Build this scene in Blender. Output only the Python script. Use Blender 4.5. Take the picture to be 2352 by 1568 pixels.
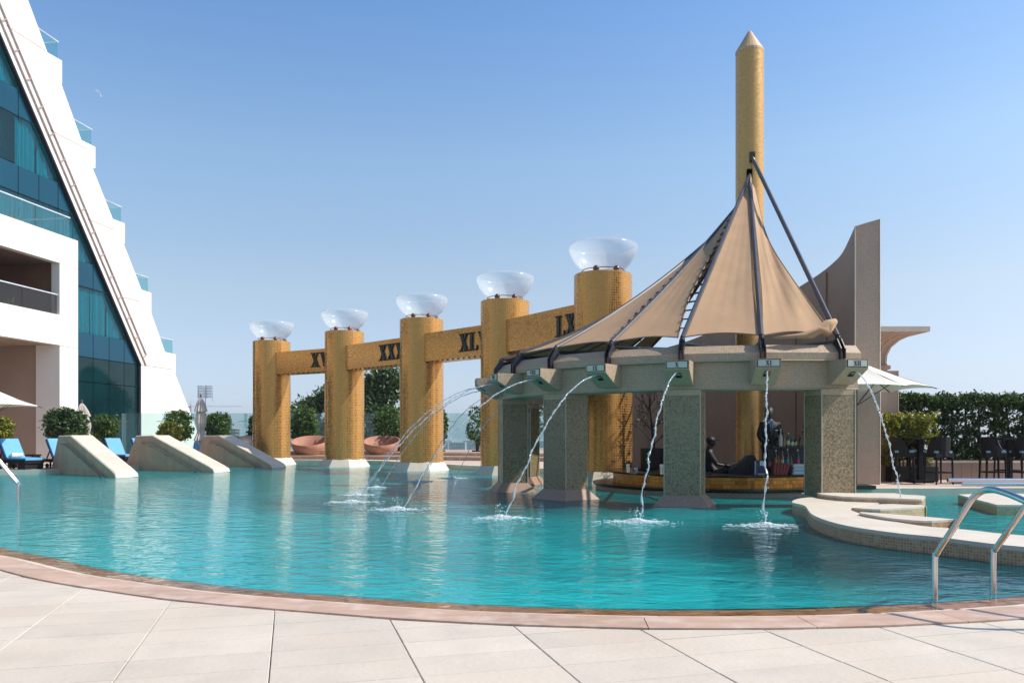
import bpy, math, random
import numpy as np
from mathutils import Vector, Matrix
from mathutils.geometry import tessellate_polygon
random.seed(7); rng = np.random.default_rng(7)
R = math.radians
for o in list(bpy.data.objects): bpy.data.objects.remove(o)
S = bpy.context.scene
COL = S.collection

# ---------------------------------------------------------------- camera, sky, sun, exposure
EYE = 1.3
cam_d = bpy.data.cameras.new('camera'); cam = bpy.data.objects.new('camera', cam_d); COL.objects.link(cam)
cam.location = (0, 0, EYE); cam.rotation_euler = (R(90), 0, 0)
cam_d.sensor_width = 36; cam_d.lens = 1850/2352*36; cam_d.shift_y = 216/2352
cam_d.clip_start = .05; cam_d.clip_end = 6000
S.camera = cam
SUN_EL, SUN_AZ = 46.0, 93.0            # azimuth clockwise from +Y (the view direction)
w = bpy.data.worlds.new('World'); S.world = w; w.use_nodes = True
nt = w.node_tree; nt.nodes.clear()
sky = nt.nodes.new('ShaderNodeTexSky'); sky.sky_type = 'NISHITA'; sky.sun_disc = False
sky.sun_elevation = R(SUN_EL); sky.sun_rotation = R(SUN_AZ); sky.altitude = 0
sky.air_density = .6; sky.dust_density = .9; sky.ozone_density = 3.0
bg = nt.nodes.new('ShaderNodeBackground'); bg.inputs[1].default_value = 0.15
wo = nt.nodes.new('ShaderNodeOutputWorld')
# the hazy lower sky, even all round: tone by elevation only
wc = nt.nodes.new('ShaderNodeTexCoord'); wx = nt.nodes.new('ShaderNodeSeparateXYZ'); nt.links.new(wc.outputs['Generated'], wx.inputs[0])
rp = nt.nodes.new('ShaderNodeValToRGB'); nt.links.new(wx.outputs[2], rp.inputs[0]); el_ = rp.color_ramp.elements
SKY_T = [(0., (.92, .84, .87)), (.03, (.94, .86, .87)), (.07, (1.14, .96, .84)), (.17, (1.52, 1.25, .94)), (.32, (1.60, 1.58, 1.30)), (.46, (1.22, 1.48, 1.50)), (1., (.70, .92, 1.08))]
for i, (pos, c) in enumerate(SKY_T):
    e = el_[i] if i < 2 else el_.new(pos)
    e.position = pos; e.color = (c[0]/1.6, c[1]/1.6, c[2]/1.6, 1)
vm = nt.nodes.new('ShaderNodeVectorMath'); vm.operation = 'MULTIPLY'; nt.links.new(sky.outputs[0], vm.inputs[0]); nt.links.new(rp.outputs[0], vm.inputs[1])
vs_ = nt.nodes.new('ShaderNodeVectorMath'); vs_.operation = 'SCALE'; vs_.inputs['Scale'].default_value = 1.6; nt.links.new(vm.outputs[0], vs_.inputs[0])
nt.links.new(vs_.outputs[0], bg.inputs[0]); nt.links.new(bg.outputs[0], wo.inputs[0])
sd = bpy.data.lights.new('sun', 'SUN'); sd.energy = 4.3; sd.angle = R(.5); sd.color = (1, .94, .84)
sun = bpy.data.objects.new('sun', sd); COL.objects.link(sun)
sv = Vector((math.cos(R(SUN_EL))*math.sin(R(SUN_AZ)), math.cos(R(SUN_EL))*math.cos(R(SUN_AZ)), math.sin(R(SUN_EL))))
sun.rotation_euler = (-sv).to_track_quat('-Z', 'Y').to_euler(); sun.location = (30, 0, 40)
S.view_settings.view_transform = 'Standard'; S.view_settings.look = 'None'
S.view_settings.exposure = 0.38; S.view_settings.gamma = 1; S.view_settings.use_curve_mapping = False
S.cycles.max_bounces = 8; S.cycles.diffuse_bounces = 3; S.cycles.glossy_bounces = 4
S.cycles.transmission_bounces = 6; S.cycles.transparent_max_bounces = 14
S.cycles.caustics_reflective = False; S.cycles.caustics_refractive = False

# ---------------------------------------------------------------- materials
M = {}
def _n(t, kind, **kw):
    n = t.nodes.new(kind)
    for k, v in kw.items(): setattr(n, k, v)
    return n
def _base(name):
    m = bpy.data.materials.new(name); m.use_nodes = True; t = m.node_tree
    p = t.nodes['Principled BSDF']; M[name] = m
    return m, t, p
def mat(name, col, rough=.6, metal=0., spec=.5, var=.12, vs=3., bump=0., bs=40., rnd=0., stain=None, emit=None, alpha=None, sub=0., stretch=None):
    m, t, p = _base(name); L = t.links.new
    p.inputs['Roughness'].default_value = rough; p.inputs['Metallic'].default_value = metal
    p.inputs['Specular IOR Level'].default_value = spec
    tc = _n(t, 'ShaderNodeTexCoord'); vec = tc.outputs['Object']
    if stretch:
        mp = _n(t, 'ShaderNodeMapping'); mp.inputs['Scale'].default_value = stretch; L(vec, mp.inputs[0]); vec = mp.outputs[0]
    nz = _n(t, 'ShaderNodeTexNoise'); nz.inputs['Scale'].default_value = vs; nz.inputs['Detail'].default_value = 5; L(vec, nz.inputs[0])
    mr = _n(t, 'ShaderNodeMapRange'); mr.inputs[1].default_value = .3; mr.inputs[2].default_value = .7
    mr.inputs[3].default_value = 1-var; mr.inputs[4].default_value = 1+var; L(nz.outputs[0], mr.inputs[0])
    val = mr.outputs[0]
    if rnd:
        oi = _n(t, 'ShaderNodeObjectInfo'); r2 = _n(t, 'ShaderNodeMapRange'); r2.inputs[3].default_value = 1-rnd; r2.inputs[4].default_value = 1+rnd
        L(oi.outputs['Random'], r2.inputs[0]); mm = _n(t, 'ShaderNodeMath', operation='MULTIPLY'); L(val, mm.inputs[0]); L(r2.outputs[0], mm.inputs[1]); val = mm.outputs[0]
    sc = _n(t, 'ShaderNodeVectorMath', operation='SCALE'); sc.inputs[0].default_value = col[:3]; L(val, sc.inputs['Scale'])
    out = sc.outputs[0]
    if stain:                                             # weathering streaks: colour, amount, scale
        n2 = _n(t, 'ShaderNodeTexNoise'); n2.inputs['Scale'].default_value = stain[2]; n2.inputs['Detail'].default_value = 6
        mp = _n(t, 'ShaderNodeMapping'); mp.inputs['Scale'].default_value = (1, 1, .25); L(tc.outputs['Object'], mp.inputs[0]); L(mp.outputs[0], n2.inputs[0])
        r3 = _n(t, 'ShaderNodeMapRange'); r3.inputs[1].default_value = .48; r3.inputs[2].default_value = .72; r3.inputs[4].default_value = stain[1]; L(n2.outputs[0], r3.inputs[0])
        mx = _n(t, 'ShaderNodeMix', data_type='RGBA'); L(r3.outputs[0], mx.inputs[0]); L(out, mx.inputs[6]); mx.inputs[7].default_value = (*stain[0], 1); out = mx.outputs[2]
    L(out, p.inputs['Base Color'])
    if bump:
        nb = _n(t, 'ShaderNodeTexNoise'); nb.inputs['Scale'].default_value = bs; nb.inputs['Detail'].default_value = 4; L(vec, nb.inputs[0])
        b = _n(t, 'ShaderNodeBump'); b.inputs['Strength'].default_value = bump; b.inputs['Distance'].default_value = .01; L(nb.outputs[0], b.inputs['Height']); L(b.outputs[0], p.inputs['Normal'])
    if emit: p.inputs['Emission Color'].default_value = (*emit[:3], 1); p.inputs['Emission Strength'].default_value = emit[3]
    if alpha is not None: p.inputs['Alpha'].default_value = alpha
    return m
def mosaic(name, c1, c2, grout, size, metal=0., rough=.4, tilt=.1, var=.25, patch=None, gw=.10, spec=.5, bk=.5):
    """small square tiles in UV metres: random tone, tilt and gloss per tile, recessed grout"""
    m, t, p = _base(name); L = t.links.new
    uv = _n(t, 'ShaderNodeUVMap'); uv.uv_map = 'UVMap'
    sc = _n(t, 'ShaderNodeVectorMath', operation='SCALE'); sc.inputs['Scale'].default_value = 1/size; L(uv.outputs[0], sc.inputs[0])
    fl = _n(t, 'ShaderNodeVectorMath', operation='FLOOR'); L(sc.outputs[0], fl.inputs[0])
    fr = _n(t, 'ShaderNodeVectorMath', operation='FRACTION'); L(sc.outputs[0], fr.inputs[0])
    wn = _n(t, 'ShaderNodeTexWhiteNoise', noise_dimensions='3D'); L(fl.outputs[0], wn.inputs[0])
    mx = _n(t, 'ShaderNodeMix', data_type='RGBA'); L(wn.outputs['Value'], mx.inputs[0]); mx.inputs[6].default_value = (*c1, 1); mx.inputs[7].default_value = (*c2, 1)
    out = mx.outputs[2]
    if patch:      # broad blotches of another tone
        n2 = _n(t, 'ShaderNodeTexNoise'); n2.inputs['Scale'].default_value = patch[1]; n2.inputs['Detail'].default_value = 3; L(uv.outputs[0], n2.inputs[0])
        r3 = _n(t, 'ShaderNodeMapRange'); r3.inputs[1].default_value = .45; r3.inputs[2].default_value = .65; r3.inputs[4].default_value = patch[2]; L(n2.outputs[0], r3.inputs[0])
        m2 = _n(t, 'ShaderNodeMix', data_type='RGBA'); L(r3.outputs[0], m2.inputs[0]); L(out, m2.inputs[6]); m2.inputs[7].default_value = (*patch[0], 1); out = m2.outputs[2]
    sx = _n(t, 'ShaderNodeSeparateXYZ'); L(fr.outputs[0], sx.inputs[0])
    def edge(o):
        a = _n(t, 'ShaderNodeMath', operation='SUBTRACT'); L(o, a.inputs[0]); a.inputs[1].default_value = .5
        b = _n(t, 'ShaderNodeMath', operation='ABSOLUTE'); L(a.outputs[0], b.inputs[0]); return b.outputs[0]
    mxm = _n(t, 'ShaderNodeMath', operation='MAXIMUM'); L(edge(sx.outputs[0]), mxm.inputs[0]); L(edge(sx.outputs[1]), mxm.inputs[1])
    g = _n(t, 'ShaderNodeMapRange'); g.inputs[1].default_value = .5-gw; g.inputs[2].default_value = .5-gw*.35; L(mxm.outputs[0], g.inputs[0])
    mg = _n(t, 'ShaderNodeMix', data_type='RGBA'); L(g.outputs[0], mg.inputs[0]); L(out, mg.inputs[6]); mg.inputs[7].default_value = (*grout, 1)
    L(mg.outputs[2], p.inputs['Base Color'])
    me = _n(t, 'ShaderNodeMath', operation='MULTIPLY_ADD'); L(g.outputs[0], me.inputs[0]); me.inputs[1].default_value = -metal; me.inputs[2].default_value = metal; L(me.outputs[0], p.inputs['Metallic'])
    rr = _n(t, 'ShaderNodeMapRange'); rr.inputs[3].default_value = rough*.8; rr.inputs[4].default_value = rough*1.25; L(wn.outputs['Value'], rr.inputs[0]); L(rr.outputs[0], p.inputs['Roughness'])
    p.inputs['Specular IOR Level'].default_value = spec
    ge = _n(t, 'ShaderNodeNewGeometry')
    s1 = _n(t, 'ShaderNodeVectorMath', operation='SUBTRACT'); L(wn.outputs['Color'], s1.inputs[0]); s1.inputs[1].default_value = (.5, .5, .5)
    s2 = _n(t, 'ShaderNodeVectorMath', operation='SCALE'); L(s1.outputs[0], s2.inputs[0]); s2.inputs['Scale'].default_value = tilt
    ad = _n(t, 'ShaderNodeVectorMath', operation='ADD'); L(s2.outputs[0], ad.inputs[0]); L(ge.outputs['Normal'], ad.inputs[1])
    no = _n(t, 'ShaderNodeVectorMath', operation='NORMALIZE'); L(ad.outputs[0], no.inputs[0])
    inv = _n(t, 'ShaderNodeMath', operation='SUBTRACT'); inv.inputs[0].default_value = 1; L(g.outputs[0], inv.inputs[1])
    if bk == 0: L(no.outputs[0], p.inputs['Normal']); return m
    b = _n(t, 'ShaderNodeBump'); b.inputs['Strength'].default_value = bk; b.inputs['Distance'].default_value = .003; L(inv.outputs[0], b.inputs['Height']); L(no.outputs[0], b.inputs['Normal'])
    L(b.outputs[0], p.inputs['Normal'])
    return m
def leafmat(name, c1, c2, trans=.35):
    m, t, p = _base(name); L = t.links.new
    ge = _n(t, 'ShaderNodeNewGeometry'); mx = _n(t, 'ShaderNodeMix', data_type='RGBA'); L(ge.outputs['Random Per Island'], mx.inputs[0])
    mx.inputs[6].default_value = (*c1, 1); mx.inputs[7].default_value = (*c2, 1)
    L(mx.outputs[2], p.inputs['Base Color']); p.inputs['Roughness'].default_value = .42
    tr = _n(t, 'ShaderNodeBsdfTranslucent'); L(mx.outputs[2], tr.inputs[0])
    ms = _n(t, 'ShaderNodeMixShader'); ms.inputs[0].default_value = trans
    L(p.outputs[0], ms.inputs[1]); L(tr.outputs[0], ms.inputs[2]); L(ms.outputs[0], t.nodes['Material Output'].inputs[0])
    return m
def glassmat(name, tint, ior=1.45, haze=0., hcol=(.8, .85, .85), rough=.02, gloss=1.):
    """thin sheet: tinted see-through with Fresnel gloss and a share of milky scatter"""
    m = bpy.data.materials.new(name); m.use_nodes = True; t = m.node_tree; t.nodes.clear(); L = t.links.new; M[name] = m
    tr = _n(t, 'ShaderNodeBsdfTransparent'); tr.inputs[0].default_value = (*tint, 1)
    df = _n(t, 'ShaderNodeBsdfDiffuse'); df.inputs[0].default_value = (*hcol, 1)
    tl = _n(t, 'ShaderNodeBsdfTranslucent'); tl.inputs[0].default_value = (*hcol, 1)
    dd = _n(t, 'ShaderNodeMixShader'); dd.inputs[0].default_value = .5; L(df.outputs[0], dd.inputs[1]); L(tl.outputs[0], dd.inputs[2])
    a = _n(t, 'ShaderNodeMixShader'); a.inputs[0].default_value = haze; L(tr.outputs[0], a.inputs[1]); L(dd.outputs[0], a.inputs[2])
    gl = _n(t, 'ShaderNodeBsdfGlossy'); gl.inputs['Roughness'].default_value = rough
    lw = _n(t, 'ShaderNodeLayerWeight'); pw_ = _n(t, 'ShaderNodeMath', operation='POWER'); L(lw.outputs['Facing'], pw_.inputs[0]); pw_.inputs[1].default_value = 4.
    f0 = ((ior-1)/(ior+1))**2; ma = _n(t, 'ShaderNodeMath', operation='MULTIPLY_ADD'); L(pw_.outputs[0], ma.inputs[0]); ma.inputs[1].default_value = .85*gloss; ma.inputs[2].default_value = f0
    b = _n(t, 'ShaderNodeMixShader'); L(ma.outputs[0], b.inputs[0]); L(a.outputs[0], b.inputs[1]); L(gl.outputs[0], b.inputs[2])
    o = _n(t, 'ShaderNodeOutputMaterial'); L(b.outputs[0], o.inputs[0])
    return m
def watermat(name):
    m = bpy.data.materials.new(name); m.use_nodes = True; t = m.node_tree; t.nodes.clear(); L = t.links.new; M[name] = m
    tc = _n(t, 'ShaderNodeTexCoord')
    def noise(scale, det, dist, stretch=(1, 1, 1)):
        mp = _n(t, 'ShaderNodeMapping'); mp.inputs['Scale'].default_value = stretch; mp.inputs['Rotation'].default_value = (0, 0, .25); L(tc.outputs['Object'], mp.inputs[0])
        n = _n(t, 'ShaderNodeTexNoise'); n.inputs['Scale'].default_value = scale; n.inputs['Detail'].default_value = det; n.inputs['Distortion'].default_value = dist; L(mp.outputs[0], n.inputs[0]); return n.outputs[0]
    n1 = noise(2.9, 2, .5, (.8, 1.2, 1)); n2 = noise(9.0, 3, .8, (.75, 1.25, 1)); n3 = noise(.35, 1, 0)
    b1 = _n(t, 'ShaderNodeBump'); b1.inputs['Strength'].default_value = 1.0; b1.inputs['Distance'].default_value = WAVE[0]; L(n1, b1.inputs['Height'])
    b2 = _n(t, 'ShaderNodeBump'); b2.inputs['Distance'].default_value = WAVE[1]; L(n2, b2.inputs['Height']); L(b1.outputs[0], b2.inputs['Normal'])
    # calmer and livelier patches
    r = _n(t, 'ShaderNodeMapRange'); r.inputs[1].default_value = .3; r.inputs[2].default_value = .7; r.inputs[3].default_value = .55; r.inputs[4].default_value = 1.; L(n3, r.inputs[0]); L(r.outputs[0], b2.inputs['Strength'])
    nrm = b2.outputs[0]
    tr = _n(t, 'ShaderNodeBsdfTransparent'); tr.inputs[0].default_value = (.42, .96, .97, 1) if WATER_SCATTER > .1 else (.96, .97, .96, 1)
    df = _n(t, 'ShaderNodeBsdfDiffuse'); L(nrm, df.inputs['Normal'])
    # turquoise, mixed to a darker blue-green inside two soft-edged ellipses
    def basin(cx, cy, rx, ry, lo=.55, hi=1.25):  # elliptical mask for the darker tone; the pool floor itself stays level
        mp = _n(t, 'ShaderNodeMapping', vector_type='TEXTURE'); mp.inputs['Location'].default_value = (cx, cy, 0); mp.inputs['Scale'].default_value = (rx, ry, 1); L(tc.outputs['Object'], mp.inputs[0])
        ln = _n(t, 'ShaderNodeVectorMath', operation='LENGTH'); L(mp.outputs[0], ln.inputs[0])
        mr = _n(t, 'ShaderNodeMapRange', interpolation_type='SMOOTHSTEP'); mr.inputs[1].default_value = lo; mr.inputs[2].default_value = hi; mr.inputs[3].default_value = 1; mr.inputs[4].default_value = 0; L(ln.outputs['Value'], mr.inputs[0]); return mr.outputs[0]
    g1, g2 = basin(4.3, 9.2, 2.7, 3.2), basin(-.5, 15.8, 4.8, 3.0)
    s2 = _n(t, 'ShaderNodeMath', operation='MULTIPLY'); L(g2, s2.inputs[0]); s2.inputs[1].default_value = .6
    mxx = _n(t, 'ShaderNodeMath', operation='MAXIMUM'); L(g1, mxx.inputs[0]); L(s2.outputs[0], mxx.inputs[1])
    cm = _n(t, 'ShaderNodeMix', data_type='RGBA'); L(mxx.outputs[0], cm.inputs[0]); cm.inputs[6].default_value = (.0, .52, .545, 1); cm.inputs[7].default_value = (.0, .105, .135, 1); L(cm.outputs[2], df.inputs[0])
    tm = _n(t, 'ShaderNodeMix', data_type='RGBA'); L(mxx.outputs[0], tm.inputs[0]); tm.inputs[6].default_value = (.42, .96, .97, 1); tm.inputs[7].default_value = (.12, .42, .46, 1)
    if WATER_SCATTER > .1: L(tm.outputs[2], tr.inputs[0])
    a = _n(t, 'ShaderNodeMixShader'); a.inputs[0].default_value = WATER_SCATTER; L(tr.outputs[0], a.inputs[1]); L(df.outputs[0], a.inputs[2])
    gl = _n(t, 'ShaderNodeBsdfGlossy'); gl.inputs['Roughness'].default_value = .03; L(nrm, gl.inputs['Normal'])
    fr = _n(t, 'ShaderNodeFresnel'); fr.inputs[0].default_value = 1.33; L(nrm, fr.inputs['Normal'])
    b = _n(t, 'ShaderNodeMixShader'); L(fr.outputs[0], b.inputs[0]); L(a.outputs[0], b.inputs[1]); L(gl.outputs[0], b.inputs[2])
    o = _n(t, 'ShaderNodeOutputMaterial'); L(b.outputs[0], o.inputs[0])
    return m
WAVE = (.028, .0145); WATER_SCATTER = .5
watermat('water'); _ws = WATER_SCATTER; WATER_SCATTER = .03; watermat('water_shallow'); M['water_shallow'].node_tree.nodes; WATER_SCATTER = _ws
mosaic('gold', (.51, .21, .036), (.61, .265, .050), (.60, .40, .18), .068, metal=.78, rough=.26, tilt=.012, gw=.10, bk=0.)
mosaic('gold_fine', (.56, .30, .085), (.60, .33, .10), (.56, .36, .15), .05, metal=.55, rough=.32, tilt=.006, gw=.08, bk=0.)
mosaic('gold_small', (.34, .13, .015), (.48, .21, .03), (.14, .07, .02), .085, metal=.7, rough=.32, tilt=.12, gw=.05)
mosaic('stone_tile', (.41, .285, .18), (.51, .365, .24), (.26, .20, .145), .03, rough=.5, tilt=.05, gw=.12)
mosaic('green_tile', (.145, .10, .05), (.36, .265, .15), (.12, .10, .06), .028, rough=.32, tilt=.08, patch=((.27, .21, .13), 1.0, .4), gw=.10)
mosaic('pink_tile', (.30, .185, .13), (.41, .265, .19), (.23, .14, .10), .03, rough=.5, tilt=.05, gw=.12)
mosaic('rim_tile', (.34, .205, .10), (.52, .35, .21), (.64, .47, .29), .034, rough=.5, tilt=.04, gw=.1, spec=.3)
mosaic('pool_tile', (.03, .60, .64), (.05, .70, .72), (.10, .62, .66), .05, rough=.4, tilt=.03, gw=.1)
mosaic('wall_panel', (.43, .32, .265), (.47, .36, .30), (.33, .25, .2), .28, rough=.7, tilt=.0, gw=.02)
mat('edge_trim', (.38, .345, .25), .4, var=.05)
mat('slab', (.56, .485, .40), .62, var=.09, vs=2.2, bump=.35, bs=26, rnd=.06, stain=((.52, .40, .31), .6, 1.1))
mat('slab_joint', (.30, .25, .20), .9)
mat('coping_pale', (.60, .48, .385), .5, var=.14, vs=5, bump=.3, bs=30, rnd=.08)
mat('cap_stone', (.50, .35, .20), .5, var=.1)
mat('coping', (.47, .31, .225), .5, var=.14, vs=5, bump=.3, bs=30, rnd=.08, stain=((.68, .55, .48), .6, 4.), stretch=(.5, 2, 1))
mat('ledge', (.42, .17, .055), .4, var=.3, vs=6, bump=.2, bs=20, rnd=.1)
mat('far_paving', (.52, .40, .33), .7, var=.08, bump=.2)
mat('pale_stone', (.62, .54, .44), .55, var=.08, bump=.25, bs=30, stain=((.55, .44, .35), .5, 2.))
mat('jetty_stone', (.50, .335, .22), .6, var=.1, bump=.3, bs=30, stain=((.36, .25, .19), .7, 1.6))
mat('white_stone', (.80, .76, .71), .6, var=.03, vs=.4, bump=.1, bs=8, stain=((.76, .68, .60), .5, .35))
mat('stone_joint', (.40, .30, .27), .8)
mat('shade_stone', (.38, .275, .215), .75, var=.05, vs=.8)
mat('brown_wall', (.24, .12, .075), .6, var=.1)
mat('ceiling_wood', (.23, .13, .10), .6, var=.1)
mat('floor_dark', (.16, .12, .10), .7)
mat('glass_blue', (.006, .055, .095), .05, spec=.25, var=.1, vs=.3)
mat('glass_dark', (.003, .024, .028), .04, spec=.25, var=.3, vs=.5)
mat('mullion', (.012, .035, .045), .3)
mat('black_frame', (.012, .01, .012), .4)
mat('curtain', (.07, .42, .44), .7, var=.2, vs=9, stretch=(6, 6, .3))
mat('trim_rail', (.38, .29, .27), .5)
mat('steel', (.62, .62, .63), .16, metal=1, var=.06, vs=20)
mat('brushed', (.42, .40, .38), .34, metal=1, var=.1, vs=20)
mat('chrome_white', (.80, .80, .80), .3, metal=.6)
mat('black_steel', (.018, .016, .022), .35, var=.2)
mat('rib_steel', (.06, .055, .06), .3, var=.2)
mat('canvas', (.42, .26, .145), .85, var=.06, vs=2.5, bump=.5, bs=4)
mat('canvas_edge', (.33, .20, .12), .85)
mat('umbrella_cloth', (.80, .76, .66), .8, var=.04, bump=.15, bs=6)
mat('umbrella_folded', (.62, .56, .50), .85, var=.1)
mat('umbrella_pole', (.10, .08, .08), .5)
mat('bronze', (.20, .11, .08), .32, metal=.7, var=.2)
mat('numeral_black', (.012, .010, .010), .45)
mat('plate', (.50, .51, .43), .4, var=.04)
mat('plate_ink', (.03, .03, .03), .5)
mat('hole', (.006, .006, .006), .8)
mat('counter_top', (.012, .010, .010), .25)
mat('dark_shelf', (.014, .012, .012), .5)
mat('sky_blue', (.13, .36, .62), .8, var=.05, vs=5, bump=.2, bs=10)
mat('navy_piping', (.015, .04, .14), .7)
mat('wicker', (.010, .009, .011), .6, spec=.25, var=.4, vs=60, bump=.6, bs=90)
mat('cushion', (.22, .38, .46), .8)
mat('towel', (.80, .78, .76), .95, bump=.6, bs=60)
mat('rubber', (.02, .02, .02), .7)
mat('daybed', (.36, .17, .11), .75, var=.1, bump=.3, bs=60)
mat('daybed_cushion', (.45, .20, .12), .9)
mat('daybed_dark', (.022, .014, .018), .6)
mat('bark', (.07, .05, .035), .9, var=.3, vs=12, bump=.6, bs=30)
mat('bark_dark', (.02, .015, .012), .9, var=.3, vs=12)
leafmat('leaf_mid', (.030, .075, .012), (.11, .20, .035))
leafmat('leaf_dark', (.016, .045, .012), (.070, .13, .028), .28)
leafmat('leaf_yellow', (.09, .13, .015), (.34, .32, .03))
leafmat('leaf_grey', (.06, .10, .03), (.17, .24, .07))
leafmat('leaf_black', (.012, .012, .008), (.04, .035, .02), .15)
mat('soil', (.05, .035, .022), .95, bump=.8, bs=20)
mat('planter_black', (.014, .011, .012), .5)
mat('skin_brown', (.03, .016, .011), .5)
mat('skin_mid', (.022, .013, .010), .6)
mat('hair_black', (.008, .007, .007), .6)
mat('suit', (.010, .010, .012), .7)
mat('shirt_blue', (.22, .38, .62), .7)
mat('shirt_navy', (.008, .011, .026), .8)
mat('tie_teal', (.02, .10, .13), .6)
mat('bottle_clear', (.45, .45, .45), .15, spec=.8)
mat('bottle_green', (.02, .10, .03), .1, spec=.8)
mat('bottle_amber', (.22, .09, .02), .1, spec=.8)
mat('bottle_dark', (.02, .012, .01), .1, spec=.8)
mat('bottle_blue', (.04, .13, .25), .12, spec=.8)
mat('bottle_silver', (.50, .53, .58), .22, metal=.5)
mat('label_cream', (.62, .60, .45), .7)
mat('label_orange', (.60, .20, .03), .7)
mat('label_pink', (.55, .08, .25), .7)
mat('label_lime', (.55, .62, .10), .7)
mat('label_cyan', (.04, .40, .60), .7)
mat('cap_red', (.45, .02, .02), .4)
mat('leather_red', (.22, .022, .018), .5)
mat('paper', (.60, .62, .66), .8)
mat('navy_plastic', (.02, .025, .09), .5)
mat('grey_plastic', (.35, .36, .38), .5)
mat('tumbler', (.70, .68, .66), .14, metal=1)
mat('far_ground', (.36, .33, .28), .95, var=.2, vs=.01)
mat('far_building', (.40, .40, .40), .9, rnd=.12)
mat('far_concrete', (.26, .27, .30), .9)
mat('crane_paint', (.45, .30, .30), .7)
mat('mast_grey', (.25, .27, .32), .6)
glassmat('fence_glass', (.78, .90, .90), haze=.07, hcol=(.50, .72, .72))
mat('rail_metal', (.20, .17, .15), .35, metal=.5)
glassmat('rail_glass', (.62, .84, .86), haze=.10, hcol=(.35, .62, .66))
glassmat('smoke_glass', (.42, .40, .42), haze=.12, hcol=(.3, .28, .28))
glassmat('bowl_glass', (.94, .96, .98), ior=1.3, haze=.25, hcol=(.95, .96, .97), rough=.18, gloss=.4)
glassmat('jet_water', (.80, .86, .88), ior=1.5, gloss=.8, haze=.42, hcol=(.95, .97, 1.0), rough=.06)
glassmat('foam', (.85, .95, .96), ior=1.3, gloss=.3, haze=.9, hcol=(.92, .96, .97), rough=.3)
glassmat('moon_glow', (.99, .99, .99), ior=1.0, haze=.28, hcol=(.9, .9, .9), rough=.9)

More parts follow.
